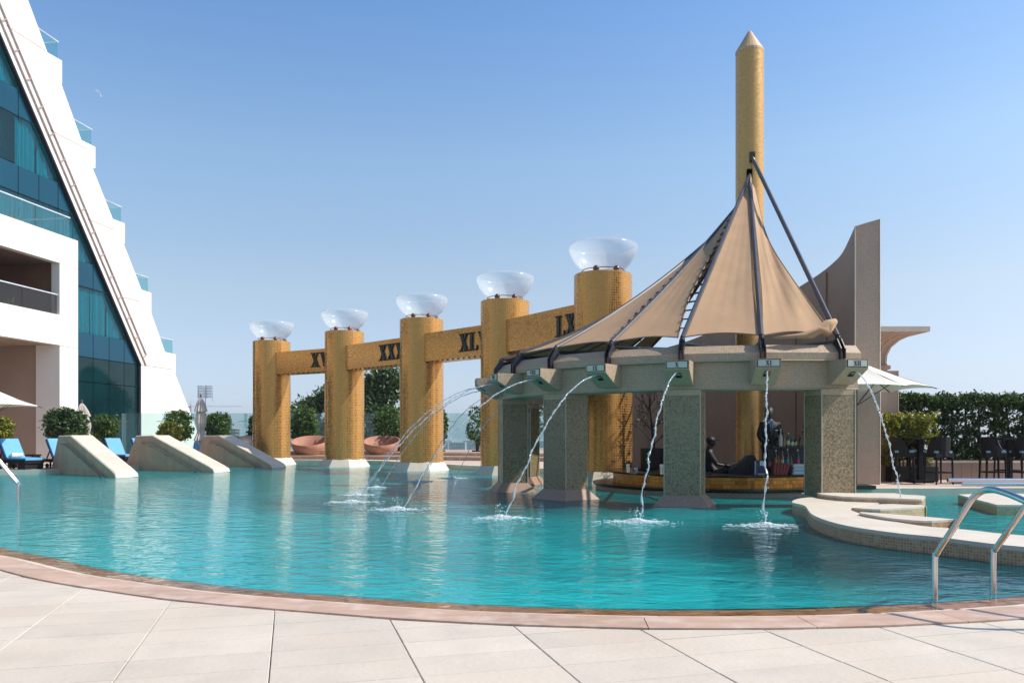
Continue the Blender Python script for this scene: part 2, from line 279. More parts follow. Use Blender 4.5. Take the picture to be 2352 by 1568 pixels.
# ---------------------------------------------------------------- mesh building
def V(*a): return Vector(a)
class MB:
    def __init__(s): s.v = []; s.f = []; s.uv = {}; s.m = []; s.mi = 0
    def add(s, vs, fs, uvs=None):
        b = len(s.v); s.v += [tuple(x) for x in vs]
        for k, f in enumerate(fs):
            if uvs is not None: s.uv[len(s.f)] = uvs[k]
            s.f.append([b+i for i in f]); s.m.append(s.mi)
        return s
    def box(s, c, d, rz=0, M4=None):
        d = d or (1, 1, 1); x, y, z = d[0]/2, d[1]/2, d[2]/2
        vs = [V(a*x, b*y, e*z) for e in (-1, 1) for b in (-1, 1) for a in (-1, 1)]
        m = M4 or (Matrix.Translation(c) @ Matrix.Rotation(rz, 4, 'Z'))
        return s.add([m @ q for q in vs], [(0, 2, 3, 1), (4, 5, 7, 6), (0, 1, 5, 4), (2, 6, 7, 3), (0, 4, 6, 2), (1, 3, 7, 5)])
    def bar(s, a, b, w, h=None, up=V(0, 0, 1)):
        a, b = Vector(a), Vector(b); h = h or w; d = b-a; L = d.length
        if L < 1e-6: return s
        y = d/L; x = y.cross(up)
        if x.length < 1e-3: x = y.cross(V(1, 0, 0))
        x.normalize(); z = x.cross(y)
        m = Matrix(((x.x, y.x, z.x, (a.x+b.x)/2), (x.y, y.y, z.y, (a.y+b.y)/2), (x.z, y.z, z.z, (a.z+b.z)/2), (0, 0, 0, 1)))
        return s.box(None, (w, L, h), M4=m)
    def prism(s, poly, z0, z1):                 # polygon in XY, CCW
        n = len(poly); vs = [(p[0], p[1], z0) for p in poly]+[(p[0], p[1], z1) for p in poly]
        fs = [[i, (i+1) % n, n+(i+1) % n, n+i] for i in range(n)]
        tri = tessellate_polygon([[V(p[0], p[1], 0) for p in poly]])
        for t in tri:
            a, b, c = [Vector(poly[i][:2]) for i in t]
            cr = (b-a).cross(c-a)
            t = list(t) if cr > 0 else [t[0], t[2], t[1]]
            fs.append([n+i for i in t]); fs.append([t[0], t[2], t[1]])
        return s.add(vs, fs)
    def extrude(s, poly, o, u, vv, wv):         # polygon (a,b) in plane o+a*u+b*vv, thickness vector wv
        o, u, vv, wv = Vector(o), Vector(u), Vector(vv), Vector(wv); n = len(poly)
        vs = [o+u*p[0]+vv*p[1] for p in poly]; vs += [q+wv for q in vs]
        fs = [[i, (i+1) % n, n+(i+1) % n, n+i] for i in range(n)]
        for t in tessellate_polygon([[V(p[0], p[1], 0) for p in poly]]):
            fs.append([t[0], t[1], t[2]]); fs.append([n+t[2], n+t[1], n+t[0]])
        return s.add(vs, fs)
    def lathe(s, prof, seg=32, c=(0, 0, 0), a0=0, a1=None, cap=False, rad=None):
        full = a1 is None; a1 = a0+2*math.pi if full else a1; n = seg+1
        cx, cy, cz = c; vs = []; uvs = []; fs = []
        k = 0; acc = [0]
        for i in range(1, len(prof)): acc.append(acc[-1]+math.hypot(prof[i][0]-prof[i-1][0], prof[i][1]-prof[i-1][1]))
        rr = rad or max(p[0] for p in prof)
        for i, (r, z) in enumerate(prof):
            for j in range(n):
                a = a0+(a1-a0)*j/seg; vs.append((cx+r*math.cos(a), cy+r*math.sin(a), cz+z))
        for i in range(len(prof)-1):
            for j in range(seg):
                fs.append([i*n+j, i*n+j+1, (i+1)*n+j+1, (i+1)*n+j])
                u0 = rr*(a0+(a1-a0)*j/seg); u1 = rr*(a0+(a1-a0)*(j+1)/seg)
                uvs.append([(u0, acc[i]), (u1, acc[i]), (u1, acc[i+1]), (u0, acc[i+1])])
        return s.add(vs, fs, uvs)
    def tube(s, pts, r, seg=8, caps=True):
        pts = [Vector(p) for p in pts]; n = len(pts); rs = r if isinstance(r, (list, tuple)) else [r]*n
        vs = []; up = None
        for i in range(n):
            d = (pts[min(i+1, n-1)]-pts[max(i-1, 0)]).normalized()
            if up is None: up = V(0, 0, 1) if abs(d.z) < .9 else V(1, 0, 0)
            x = d.cross(up).normalized(); up = x.cross(d).normalized()
            for j in range(seg):
                a = 2*math.pi*j/seg; vs.append(pts[i]+(x*math.cos(a)+up*math.sin(a))*rs[i])
        fs = [[i*seg+j, i*seg+(j+1) % seg, (i+1)*seg+(j+1) % seg, (i+1)*seg+j] for i in range(n-1) for j in range(seg)]
        if caps: fs.append(list(range(seg))[::-1]); fs.append([(n-1)*seg+j for j in range(seg)])
        return s.add(vs, fs)
    def sphere(s, c, r, sg=10, rg=6, sc=(1, 1, 1)):
        vs = [(c[0], c[1], c[2]-r*sc[2])]; fs = []
        for i in range(1, rg):
            p = math.pi*i/rg-math.pi/2
            for j in range(sg):
                a = 2*math.pi*j/sg; vs.append((c[0]+r*sc[0]*math.cos(p)*math.cos(a), c[1]+r*sc[1]*math.cos(p)*math.sin(a), c[2]+r*sc[2]*math.sin(p)))
        vs.append((c[0], c[1], c[2]+r*sc[2])); t = len(vs)-1
        for j in range(sg):
            fs.append([0, 1+(j+1) % sg, 1+j]); fs.append([t, t-sg+j, t-sg+(j+1) % sg])
            for i in range(rg-2): fs.append([1+i*sg+j, 1+i*sg+(j+1) % sg, 1+(i+1)*sg+(j+1) % sg, 1+(i+1)*sg+j])
        return s.add(vs, fs)
    def sheet(s, outer, holes, z):
        loops = [outer]+list(holes); pts = [q for l in loops for q in l]
        tris = tessellate_polygon([[V(q[0], q[1], 0) for q in l] for l in loops]); fs = []
        for t in tris:
            a, b, c = [Vector(pts[i][:2]) for i in t]
            fs.append(list(t) if (b-a).cross(c-a) > 0 else [t[0], t[2], t[1]])
        return s.add([(q[0], q[1], z) for q in pts], fs)
    def mesh(s, name, mats, smooth=False, org=(0, 0, 0)):
        me = bpy.data.meshes.new(name); ox, oy, oz = org
        me.from_pydata([(x-ox, y-oy, z-oz) for x, y, z in s.v], [], s.f)
        for m in (mats if isinstance(mats, (list, tuple)) else [mats]): me.materials.append(M[m])
        uvl = me.uv_layers.new(name='UVMap')
        for p in me.polygons:
            if s.m[p.index]: p.material_index = s.m[p.index]
            cu = s.uv.get(p.index)
            if cu is not None:
                for k, li in enumerate(p.loop_indices): uvl.data[li].uv = cu[k]
            else:
                n = p.normal
                for li in p.loop_indices:
                    q = s.v[me.loops[li].vertex_index]
                    if abs(n.z) > .75: uvl.data[li].uv = (q[0], q[1])
                    else:
                        h = math.hypot(n.x, n.y) or 1; uvl.data[li].uv = ((-n.y*q[0]+n.x*q[1])/h, q[2]/max(.3, h))
        if smooth: me.polygons.foreach_set('use_smooth', [True]*len(me.polygons))
        me.update(); return me
    def build(s, name, mats, parent=None, smooth=False, world=True):
        org = (0, 0, 0)
        if parent is not None and world: org = tuple(wloc(parent))
        me = s.mesh(name, mats, smooth and smooth is True, org)
        o = bpy.data.objects.new(name, me); COL.objects.link(o); o.parent = parent
        if smooth == 'auto': smooth_by_angle(me)
        return o
def wloc(p):
    v = Vector((0, 0, 0))
    while p is not None: v += p.location; p = p.parent
    return v
def smooth_by_angle(me, ang=38):
    me.polygons.foreach_set('use_smooth', [True]*len(me.polygons))
    try: me.set_sharp_from_angle(angle=R(ang))
    except Exception: pass
def tag(o, label=None, cat=None, group=None, kind=None):
    for k, v in (('label', label), ('category', cat), ('group', group), ('kind', kind)):
        if v: o[k] = v
    return o
def thing(name, label, cat, loc=(0, 0, 0), rz=0, group=None, kind=None):
    o = bpy.data.objects.new(name, None); COL.objects.link(o); o.location = loc; o.rotation_euler = (0, 0, rz); o.empty_display_size = .2
    return tag(o, label, cat, group, kind)
KIDS = {}
def copy_tree(o, parent=None):
    c = o.copy(); COL.objects.link(c)
    if parent is not None: c.parent = parent
    for ch in [x for x in list(bpy.data.objects) if x.parent == o]: copy_tree(ch, c)
    return c
def dup(o, loc, rz, label, scale=None):
    c = copy_tree(o); c.location = loc; c.rotation_euler = (0, 0, rz); c['label'] = label
    if scale: c.scale = scale
    return c
def single(name, mb, mats, label, cat, loc=(0, 0, 0), group=None, kind=None, smooth=False):
    me = mb.mesh(name, mats, smooth is True, loc); o = bpy.data.objects.new(name, me); COL.objects.link(o); o.location = loc
    if smooth == 'auto': smooth_by_angle(me)
    return tag(o, label, cat, group, kind)
def leaves(pts, size, var=.4, flat=0., name='leaves', matn='leaf_mid', parent=None, aspect=.5, droop=0.):
    """pts: Nx3 centres (local to parent); every leaf is a folded diamond of two triangles"""
    pts = np.asarray(pts, float); n = len(pts)
    sz = size*(1+var*(rng.random(n)*2-1))
    d = rng.normal(size=(n, 3)); d[:, 2] *= (1-flat); d[:, 2] -= droop; d /= np.linalg.norm(d, axis=1)[:, None]
    e = rng.normal(size=(n, 3)); e -= (e*d).sum(1)[:, None]*d; e /= np.linalg.norm(e, axis=1)[:, None]
    nn = np.cross(d, e)
    a = pts-d*sz[:, None]*.5; b = pts+d*sz[:, None]*.5
    l = pts+e*(sz*aspect*.5)[:, None]+nn*(sz*.08)[:, None]; r = pts-e*(sz*aspect*.5)[:, None]+nn*(sz*.08)[:, None]
    vs = np.stack([a, l, b, r], 1).reshape(-1, 3); idx = np.arange(n)*4
    fs = np.concatenate([np.stack([idx, idx+1, idx+2], 1), np.stack([idx, idx+2, idx+3], 1)])
    me = bpy.data.meshes.new(name); me.from_pydata(vs.tolist(), [], fs.tolist()); me.materials.append(M[matn])
    o = bpy.data.objects.new(name, me); COL.objects.link(o); o.parent = parent
    return o
def clumps(n_cl, per, sampler, spread):
    out = []
    for _ in range(n_cl):
        c = np.array(sampler()); s = spread*(.6+.8*rng.random())
        out.append(c+rng.normal(size=(per, 3))*s*np.array([1, 1, .75]))
    return np.concatenate(out)
def numeral(txt, h, x0=0.):
    """Roman numeral strokes with slab serifs as polygons in the (a, b) plane; returns list of polygons and width"""
    P = []; x = x0; th, tn, sf = .22*h, .09*h, .07*h
    def q(*p): P.append([(x+a*h, b*h) for a, b in p])
    for c in txt:
        if c == 'I':
            q((.10, 0), (.32, 0), (.32, 1), (.10, 1)); q((0, 0), (.42, 0), (.42, .07), (0, .07)); q((0, .93), (.42, .93), (.42, 1), (0, 1)); x += .47*h
        elif c == 'L':
            q((.10, 0), (.32, 0), (.32, 1), (.10, 1)); q((0, .93), (.42, .93), (.42, 1), (0, 1)); q((0, 0), (.70, 0), (.70, .07), (0, .07)); q((.62, .0), (.70, 0), (.70, .27), (.66, .27)); x += .75*h
        elif c == 'V':
            q((.06, 1), (.30, 1), (.50, .0), (.40, .0)); q((.62, 1), (.72, 1), (.50, 0), (.43, .0)); q((0, .93), (.36, .93), (.36, 1), (0, 1)); q((.52, .93), (.82, .93), (.82, 1), (.52, 1)); x += .84*h
        elif c == 'X':
            q((.06, 1), (.32, 1), (.76, 0), (.50, 0)); q((.62, 1), (.72, 1), (.19, 0), (.09, 0)); q((0, .93), (.38, .93), (.38, 1), (0, 1)); q((.52, .93), (.80, .93), (.80, 1), (.52, 1))
            q((0, 0), (.30, 0), (.30, .07), (0, .07)); q((.44, 0), (.82, 0), (.82, .07), (.44, .07)); x += .86*h
    return P, x-x0
def catmull(P, per=12, closed=False):
    P = [Vector(p) for p in P]; n = len(P); out = []
    rng_ = range(n if closed else n-1)
    for i in rng_:
        g = lambda k: P[k % n] if closed else P[max(0, min(n-1, k))]
        p0, p1, p2, p3 = g(i-1), g(i), g(i+1), g(i+2)
        for k in range(per):
            t = k/per
            out.append(.5*((2*p1)+(p2-p0)*t+(2*p0-5*p1+4*p2-p3)*t*t+(3*p1-p0-3*p2+p3)*t**3))
    if not closed: out.append(P[-1])
    return out
# ================================================================ SETTING
FX = 1850.
def G(x, y, z=0.):                     # photo pixel (2352 wide) on a level surface -> ground point
    d = (EYE-z)*FX/(y-1000.); return ((x-1176.)/FX*d, d)
front = [(-10.4, 15.6), (-9.3, 13.5), (-7.9, 11.5), (-6.02, 9.47), (-4.91, 8.62), (-3.88, 7.80), (-2.92, 7.22), (-2.27, 6.89), (-1.39, 6.57), (-.40, 6.26), (.52, 6.10),
         (1.28, 6.05), (2.25, 6.10), (3.26, 6.29), (4.18, 6.57), (5.4, 7.1), (7.2, 8.2), (9.4, 10.), (11.4, 12.3), (12.6, 14.6)]
arc = [tuple(p)[:2] for p in catmull([(x, y, 0) for x, y in front], 10)]
back = [(13.2, 17.4), (7.2, 17.4), (6.9, 19.2), (6.3, 22.), (4.2, 24.5), (2.8, 26.3), (1.0, 28.0), (-1.4, 30.4), (-3.2, 32.9), (-5.9, 36.6), (-9.6, 37.8), (-12.6, 38.6), (-13.9, 36.5), (-13.4, 34.2),
        (-12.8, 32.3), (-14.0, 30.9), (-15.2, 28.3), (-15.6, 27.0), (-19., 26.6), (-21, 24.4), (-18, 22.4), (-14.2, 20.4), (-12., 18.2)]
pool = arc+back
def offset(pts, d):
    out = []
    for i, p in enumerate(pts):
        a = pts[max(0, i-1)]; b = pts[min(len(pts)-1, i+1)]; t = Vector((b[0]-a[0], b[1]-a[1])).normalized()
        out.append((p[0]+t.y*d, p[1]-t.x*d))      # to the right of travel = away from the pool
    return out
# far ground, podium deck
single('ground', MB().box((0, 1750, -12.5), (4400, 3700, 1)), 'far_ground', 'flat hazy land far below the terrace', 'ground', kind='structure')
deck = thing('pool_deck', 'pale stone paved terrace in front of the pool', 'paving', kind='structure')
left_i = 0
fo = offset(arc, .66)
poly = [(-40, -10), (40, -10), (40, 14.6)]+fo[::-1]+[(-40, 15.6)]
MB().prism(poly, -.6, -.012).build('joint_bed', 'slab_joint', deck)
bk = [(arc[-1][0], arc[-1][1])]+back+[arc[0]]
poly = [(-40, 15.6)]+bk[::-1]+[(40, 14.6), (40, 62), (-40, 62)]
far = thing('far_deck', 'raised paved terrace behind the pool', 'paving', kind='structure')
MB().prism(poly, -.9, .15).build('paving', 'far_paving', far)
# pale coping course along the far pool edge
be = back
mbs = MB()
for i in range(len(be)-1):
    a, b = V(*be[i], 0), V(*be[i+1], 0)
    t = (b-a).normalized(); n = V(t.y, -t.x, 0)
    mbs.add([a+V(0, 0, .165)-n*.04, b+V(0, 0, .165)-n*.04, b+n*.42+V(0, 0, .165), a+n*.42+V(0, 0, .165), a+V(0, 0, -.05)-n*.04, b+V(0, 0, -.05)-n*.04, b+n*.42+V(0, 0, -.05), a+n*.42+V(0, 0, -.05)],
            [(0, 1, 2, 3), (0, 4, 5, 1), (3, 2, 6, 7), (0, 3, 7, 4), (1, 5, 6, 2)])
mbs.build('coping_course', 'pale_stone', far)
# paving slabs of the near terrace (grid turned 15.4 degrees, clipped along the coping)
AL = R(15.4); ca, sa = math.cos(AL), math.sin(AL)
def clip(poly, px, py, nx, ny):
    out = []
    for i in range(len(poly)):
        a, b = poly[i], poly[(i+1) % len(poly)]
        da = (a[0]-px)*nx+(a[1]-py)*ny; db = (b[0]-px)*nx+(b[1]-py)*ny
        if da >= 0: out.append(a)
        if (da >= 0) != (db >= 0):
            t = da/(da-db); out.append((a[0]+(b[0]-a[0])*t, a[1]+(b[1]-a[1])*t))
    return out
cop_out = offset(arc, .705)
nslab = 0
cells = []
for i in range(-7, 7):
    for j in range(-8, 14):
        p0, p1 = -.109+.785*i+.0025, -.109+.785*(i+1)-.0025
        q0, q1 = 5.02+.365*j+.003, 5.02+.365*(j+1)-.003
        poly = [(p*ca-q*sa, p*sa+q*ca) for p, q in ((p0, q0), (p1, q0), (p1, q1), (p0, q1))]
        cx = sum(p[0] for p in poly)/4; cy = sum(p[1] for p in poly)/4
        if cy < 2.2 or cy > 13 or abs(cx) > .72*cy+1.3: continue
        k = min(range(len(cop_out)), key=lambda k: (cop_out[k][0]-cx)**2+(cop_out[k][1]-cy)**2)
        k = max(1, min(len(cop_out)-2, k)); a, b = cop_out[k-1], cop_out[k+1]
        t = Vector((b[0]-a[0], b[1]-a[1])).normalized()
        poly = clip(poly, cop_out[k][0], cop_out[k][1], t.y, -t.x)
        if len(poly) < 3: continue
        ar = .5*sum(poly[m][0]*poly[(m+1) % len(poly)][1]-poly[(m+1) % len(poly)][0]*poly[m][1] for m in range(len(poly)))
        if abs(ar) < .004: continue
        cells.append((cy, poly))
cells.sort(key=lambda c: abs(c[0]-5)); 
for cy, poly in cells[:298]:
    dz = random.uniform(-.0012, .0012); mb = MB(); n = len(poly); cx = sum(p[0] for p in poly)/n; cyy = sum(p[1] for p in poly)/n
    ins = [(p[0]+(cx-p[0])*.010, p[1]+(cyy-p[1])*.010) for p in poly]
    vs = [(p[0], p[1], -.008) for p in poly]+[(p[0], p[1], .008+dz) for p in poly]+[(p[0], p[1], .012+dz) for p in ins]
    fs = [[i, (i+1) % n, n+(i+1) % n, n+i] for i in range(n)]+[[n+i, n+(i+1) % n, 2*n+(i+1) % n, 2*n+i] for i in range(n)]+[[2*n+i for i in range(n)]]
    mb.add(vs, fs).build('paving_slab', 'slab', deck)
# coping: submerged ledge, narrow inner course, wide outer course
def arcstones(d0, d1, z0, z1, ln, name, m, shift=0., gap=.006):
    a = offset(arc, d0); b = offset(arc, d1)
    acc = [0]
    for i in range(1, len(arc)): acc.append(acc[-1]+math.dist(arc[i-1], arc[i]))
    def at(pts, s):
        s = max(0, min(acc[-1]-1e-6, s)); k = max(i for i in range(len(acc)) if acc[i] <= s); k = min(k, len(acc)-2)
        t = (s-acc[k])/(acc[k+1]-acc[k]); return (pts[k][0]+(pts[k+1][0]-pts[k][0])*t, pts[k][1]+(pts[k+1][1]-pts[k][1])*t)
    s = shift
    while s < acc[-1]:
        l = ln*random.uniform(.92, 1.08); e = min(s+l, acc[-1]); K = 4
        pa = [at(a, s+gap+(e-s-2*gap)*i/K) for i in range(K+1)]; pb = [at(b, s+gap+(e-s-2*gap)*i/K) for i in range(K+1)]
        dz = random.uniform(-.001, .001)
        MB().prism(pb+pa[::-1], z0, z1+dz).build(name, m, deck); s = e
arcstones(0, .275, -.5, -.010, 1.1, 'ledge_stone', 'ledge', gap=.002)
arcstones(.28, .355, -.3, .008, 1.05, 'inner_coping_stone', 'coping_pale', -.4, gap=.003)
arcstones(.372, .70, -.3, .024, 1.02, 'coping_stone', 'coping', -.7, gap=.003)
# pool shell and water
shell = thing('pool_basin', 'turquoise tiled pool basin', 'pool', kind='structure')
mb = MB(); mb.sheet(pool, [], -1.25)
n = len(pool)
for i in range(n):
    a, b = pool[i], pool[(i+1) % n]; zt = -.04 if i < len(arc)-1 else .12
    mb.add([(*a, -1.25), (*b, -1.25), (*b, zt), (*a, zt)], [(0, 1, 2, 3)])
mb.build('basin', 'pool_tile', shell)
wat = offset(arc, .278)+[(p[0], p[1]) for p in back]
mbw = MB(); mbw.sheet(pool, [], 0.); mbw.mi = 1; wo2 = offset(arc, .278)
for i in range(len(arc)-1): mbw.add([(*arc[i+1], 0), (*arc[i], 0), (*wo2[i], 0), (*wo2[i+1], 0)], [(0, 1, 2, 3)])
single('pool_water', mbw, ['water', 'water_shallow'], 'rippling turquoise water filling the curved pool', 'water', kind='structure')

# ================================================================ HOTEL (pyramid side) 
TN = (1455-1176)/FX; ux = V(TN, 1, 0).normalized(); nx_ = V(ux.y, -ux.x, 0)
def PW(x0, Y, z, off=0.): return V(x0+TN*Y, Y, z)+nx_*off
hotel = thing('hotel_building', 'white stepped pyramid hotel side with a sloping edge and dark blue glazing', 'hotel', loc=tuple(PW(-30, 46, .15)))
def IMG(x, y): return (30*FX/(1455-x), EYE+30*(1000-y)/(1455-x))
outer = [(461, 1042), (456, 1003), (445, 967), (402, 858), (403.4, 856), (403.4, 813.8), (379, 808), (347, 718), (347.5, 716), (347.5, 673), (325, 665), (284, 560), (286.5, 559), (286.5, 513.4), (259, 502.5),
         (213, 387), (219, 386), (219, 338), (187, 322), (141, 194), (142.5, 192), (142.5, 140), (109, 121), (64, 0)]
op = [IMG(*p) for p in outer]; op[0] = (op[0][0], .1)
op += [(36.2, 28.5), (32., 28.5+.1)]
hyp = lambda Y: 20.4-1.347*(Y-38.1)
poly = op+[(32., hyp(32.)), (49.1, hyp(49.1)), (49.1, .1)]
def plane_poly(x0, poly, off, th, name, m, parent, mb=None):
    o = MB() if mb is None else mb
    o.extrude([(p[0], p[1]) for p in poly], V(x0, 0, 0)+nx_*off, V(TN, 1, 0), V(0, 0, 1), nx_*(-th))
    return o.build(name, m, parent) if mb is None else o
plane_poly(-30, poly, 0, 7., 'sloped_wall', 'white_stone', hotel)
# recessed panel joints and the ladder-like trim along the glazing
for z in (5.6, 9.43, 13.18, 17.0, 20.9):
    Y0 = 49.9-(z-5.58)/1.347 if z > 5.6 else 49.15; ye = {5.6: 52.4, 9.43: 49.0, 13.18: 46.5, 17.0: 44.2, 20.9: 41.1}[z]
    plane_poly(-30, [(Y0, z-.03), (ye, z-.03), (ye, z+.03), (Y0, z+.03)], .004, .02, 'panel_joint', 'stone_joint', hotel)
tr = MB()
for off in (.33, 1.02):
    tr.bar(PW(-30, 49.5, hyp(49.5)+off+.25, .06), PW(-30, 33, hyp(33.)+off+.25, .06), .06, .06)
tr.build('trim_rail', 'trim_rail', hotel)
k = 0
while True:
    Y = 49.2-k*.79; z = hyp(Y)+.58
    if Y < 34: break
    MB().bar(PW(-30, Y-.02, z-.02, .065), PW(-30, Y+.35, z+.26, .065), .075, .05).build('trim_rung', 'trim_rail', hotel); k += 1
# glazing: backing, mullions, panes, curtains
plane_poly(-30, [(31, .15), (49.1, .15), (49.1, hyp(49.1)), (31, hyp(31))], -.75, .1, 'dark_interior', 'glass_dark', hotel)
zr = [.15, 4.26, 5.62, 6.98, 9.46, 10.85, 13.2, 14.57, 16.96, 18.3, 20.7, 22.0, 24.4]
glassmat('window_glass', (.30, .74, .80), ior=1.45, haze=.04, hcol=(.05, .3, .35))
wins = (6.98, 10.85, 14.57, 18.3, 22.0)
for k in range(12):
    Y1 = 49.1-1.37*k; Y0 = Y1-1.37
    if Y0 < 33: break
    for j in range(len(zr)-1):
        z0, z1 = zr[j], zr[j+1]
        q = [(Y0+.022, z0+.02), (Y1-.022, z0+.02), (Y1-.022, z1-.02), (Y0+.022, z1-.02)]
        L = math.hypot(1.347, 1); q = clip(q, 38.1, 20.4-.12, -1.347/L, -1/L)
        if len(q) < 3: continue
        iswin = z0 in wins
        plane_poly(-30, q, -.2, .03, 'window_pane' if iswin else ('glass_pane' if j < 2 else 'spandrel_pane'), 'window_glass' if iswin and k != 99 else ('glass_dark' if j < 2 else 'glass_blue'), hotel)
        if iswin and not (z0 == 14.57 and Y0 < 39.3):
            mb = MB(); N = 22; pts = []
            for i in range(N+1):
                Y = Y0+.05+(Y1-Y0-.1)*i/N
                zt = min(z1, hyp(Y)-.15); zz = max(z0+.05, zt)
                of = -.42+.05*math.sin(i*1.9+k*3)+.03*math.sin(i*.7+j)
                pts.append((PW(-30, Y, z0+.02, of), PW(-30, Y, zz, of)))
            skip = (k*7+j) % 3
            for i in range(N):
                mb.add([pts[i][0], pts[i+1][0], pts[i+1][1], pts[i][1]], [(0, 1, 2, 3)])
            mb.build('curtain', 'curtain', hotel)
mb = MB()
mb.bar(PW(-30, 49.08, .15, -.1), PW(-30, 49.08, hyp(49.1), -.1), .10, .22, up=V(0, 1, 0))
mb.bar(PW(-30, 49.08, hyp(49.1), -.1), PW(-30, 32., hyp(32.), -.1), .22, .10)
mb.build('glazing_frame', 'black_frame', hotel)
# glass balcony railings on the steps
for (x, y, xs) in ((142.5, 140, 92), (219, 338, 176), (286.5, 513.4, 249), (347.5, 673, 313), (403.4, 813.8, 370)):
    Yb, zb = IMG(x, y); Ys = 30*FX/(1455-xs)
    r = MB().add([PW(-30, Ys, zb, -.1), PW(-30, Yb-.2, zb, -.1), PW(-30, Yb-.2, zb+.9, -.1), PW(-30, Ys, zb+.9, -.1)], [(0, 1, 2, 3)])
    r.add([PW(-30, Yb-.2, zb, -.1), PW(-30, Yb-.2, zb, -5), PW(-30, Yb-.2, zb+.9, -5), PW(-30, Yb-.2, zb+.9, -.1)], [(0, 1, 2, 3)])
    g = r.build('balcony_glass', 'rail_glass', hotel)
    MB().tube([PW(-30, Ys-.3, zb+.93, -.1), PW(-30, Yb-.15, zb+.93, -.1), PW(-30, Yb-.15, zb+.93, -5)], .035, 6).build('handrail', 'chrome_white', g)
# ---- wing with deep balconies in front
wing = thing('hotel_wing', 'white block with open balconies at the left edge, glass railings on top', 'building', loc=tuple(PW(-26, 30, .15)))
W = -26.
def wb(Y0, Y1, z0, z1, o0, o1, name, m, parent=wing):
    return plane_poly(W, [(Y0, z0), (Y1, z0), (Y1, z1), (Y0, z1)], o0, o0-o1, name, m, parent)
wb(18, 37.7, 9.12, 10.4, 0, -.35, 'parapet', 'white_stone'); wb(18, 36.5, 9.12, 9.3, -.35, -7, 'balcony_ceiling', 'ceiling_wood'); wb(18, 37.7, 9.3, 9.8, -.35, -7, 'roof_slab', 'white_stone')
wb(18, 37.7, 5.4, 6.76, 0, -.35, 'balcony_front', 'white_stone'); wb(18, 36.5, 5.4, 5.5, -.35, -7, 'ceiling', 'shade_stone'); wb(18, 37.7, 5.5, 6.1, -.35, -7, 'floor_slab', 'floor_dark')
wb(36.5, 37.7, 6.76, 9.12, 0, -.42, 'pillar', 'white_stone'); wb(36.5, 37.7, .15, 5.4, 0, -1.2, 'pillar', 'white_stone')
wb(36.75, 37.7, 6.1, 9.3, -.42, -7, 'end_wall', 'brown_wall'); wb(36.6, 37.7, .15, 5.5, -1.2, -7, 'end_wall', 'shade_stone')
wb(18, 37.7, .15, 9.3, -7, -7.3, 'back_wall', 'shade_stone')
for z in (5.36, 9.08): wb(36.5, 37.7, z, z+.03, .004, -.01, 'panel_joint', 'stone_joint')
for z0, z1, Ye in ((10.4, 11.35, 37.3), (6.76, 7.66, 36.5)):
    for i in range(9):
        Y1 = Ye-2.1*i-.03; Y0 = Ye-2.1*(i+1)
        p = MB().add([PW(W, Y0, z0, -.12), PW(W, Y1, z0, -.12), PW(W, Y1, z1, -.12), PW(W, Y0, z1, -.12)], [(0, 1, 2, 3)]).build('railing_glass', 'rail_glass' if z0 > 9 else 'smoke_glass', wing)
    t = MB().bar(PW(W, 18, z1+.02, -.12), PW(W, Ye, z1+.02, -.12), .07, .05)
    if z0 > 9: t.bar(PW(W, Ye, z1+.02, -.12), PW(W, Ye, z1+.02, -6), .05, .05)
    t.build('handrail', 'chrome_white', wing)
for nm, (x, Yz, z, o) in (('spiky dark green pot plant on the top terrace of the white wing', (0, 34.9, 9.8, -.9)), ('small cactus in a purple pot on the middle balcony', (0, 34.7, 6.1, -.9))):
    b = PW(W, Yz, z, o); t = thing('potted_plant', nm, 'potted plant', loc=tuple(b))
    hh = .42 if z > 9 else .5
    MB().lathe([(.0, 0), (.18, 0), (.24, hh), (.0, hh)], 10, tuple(b)).build('pot', 'planter_black' if z > 9 else 'daybed_dark', t)
    mb = MB()
    for i in range(16):
        a = i*2.4; l = random.uniform(.5, .9); r = .12+.2*random.random()
        c = V(b.x, b.y, b.z+hh-.02); e = c+V(math.cos(a)*r, math.sin(a)*r, l)
        mb.tube([c, c.lerp(e, .6)+V(0, 0, .05), e], [.03, .025, .004], 4)
    mb.build('leaves', 'leaf_grey', t)

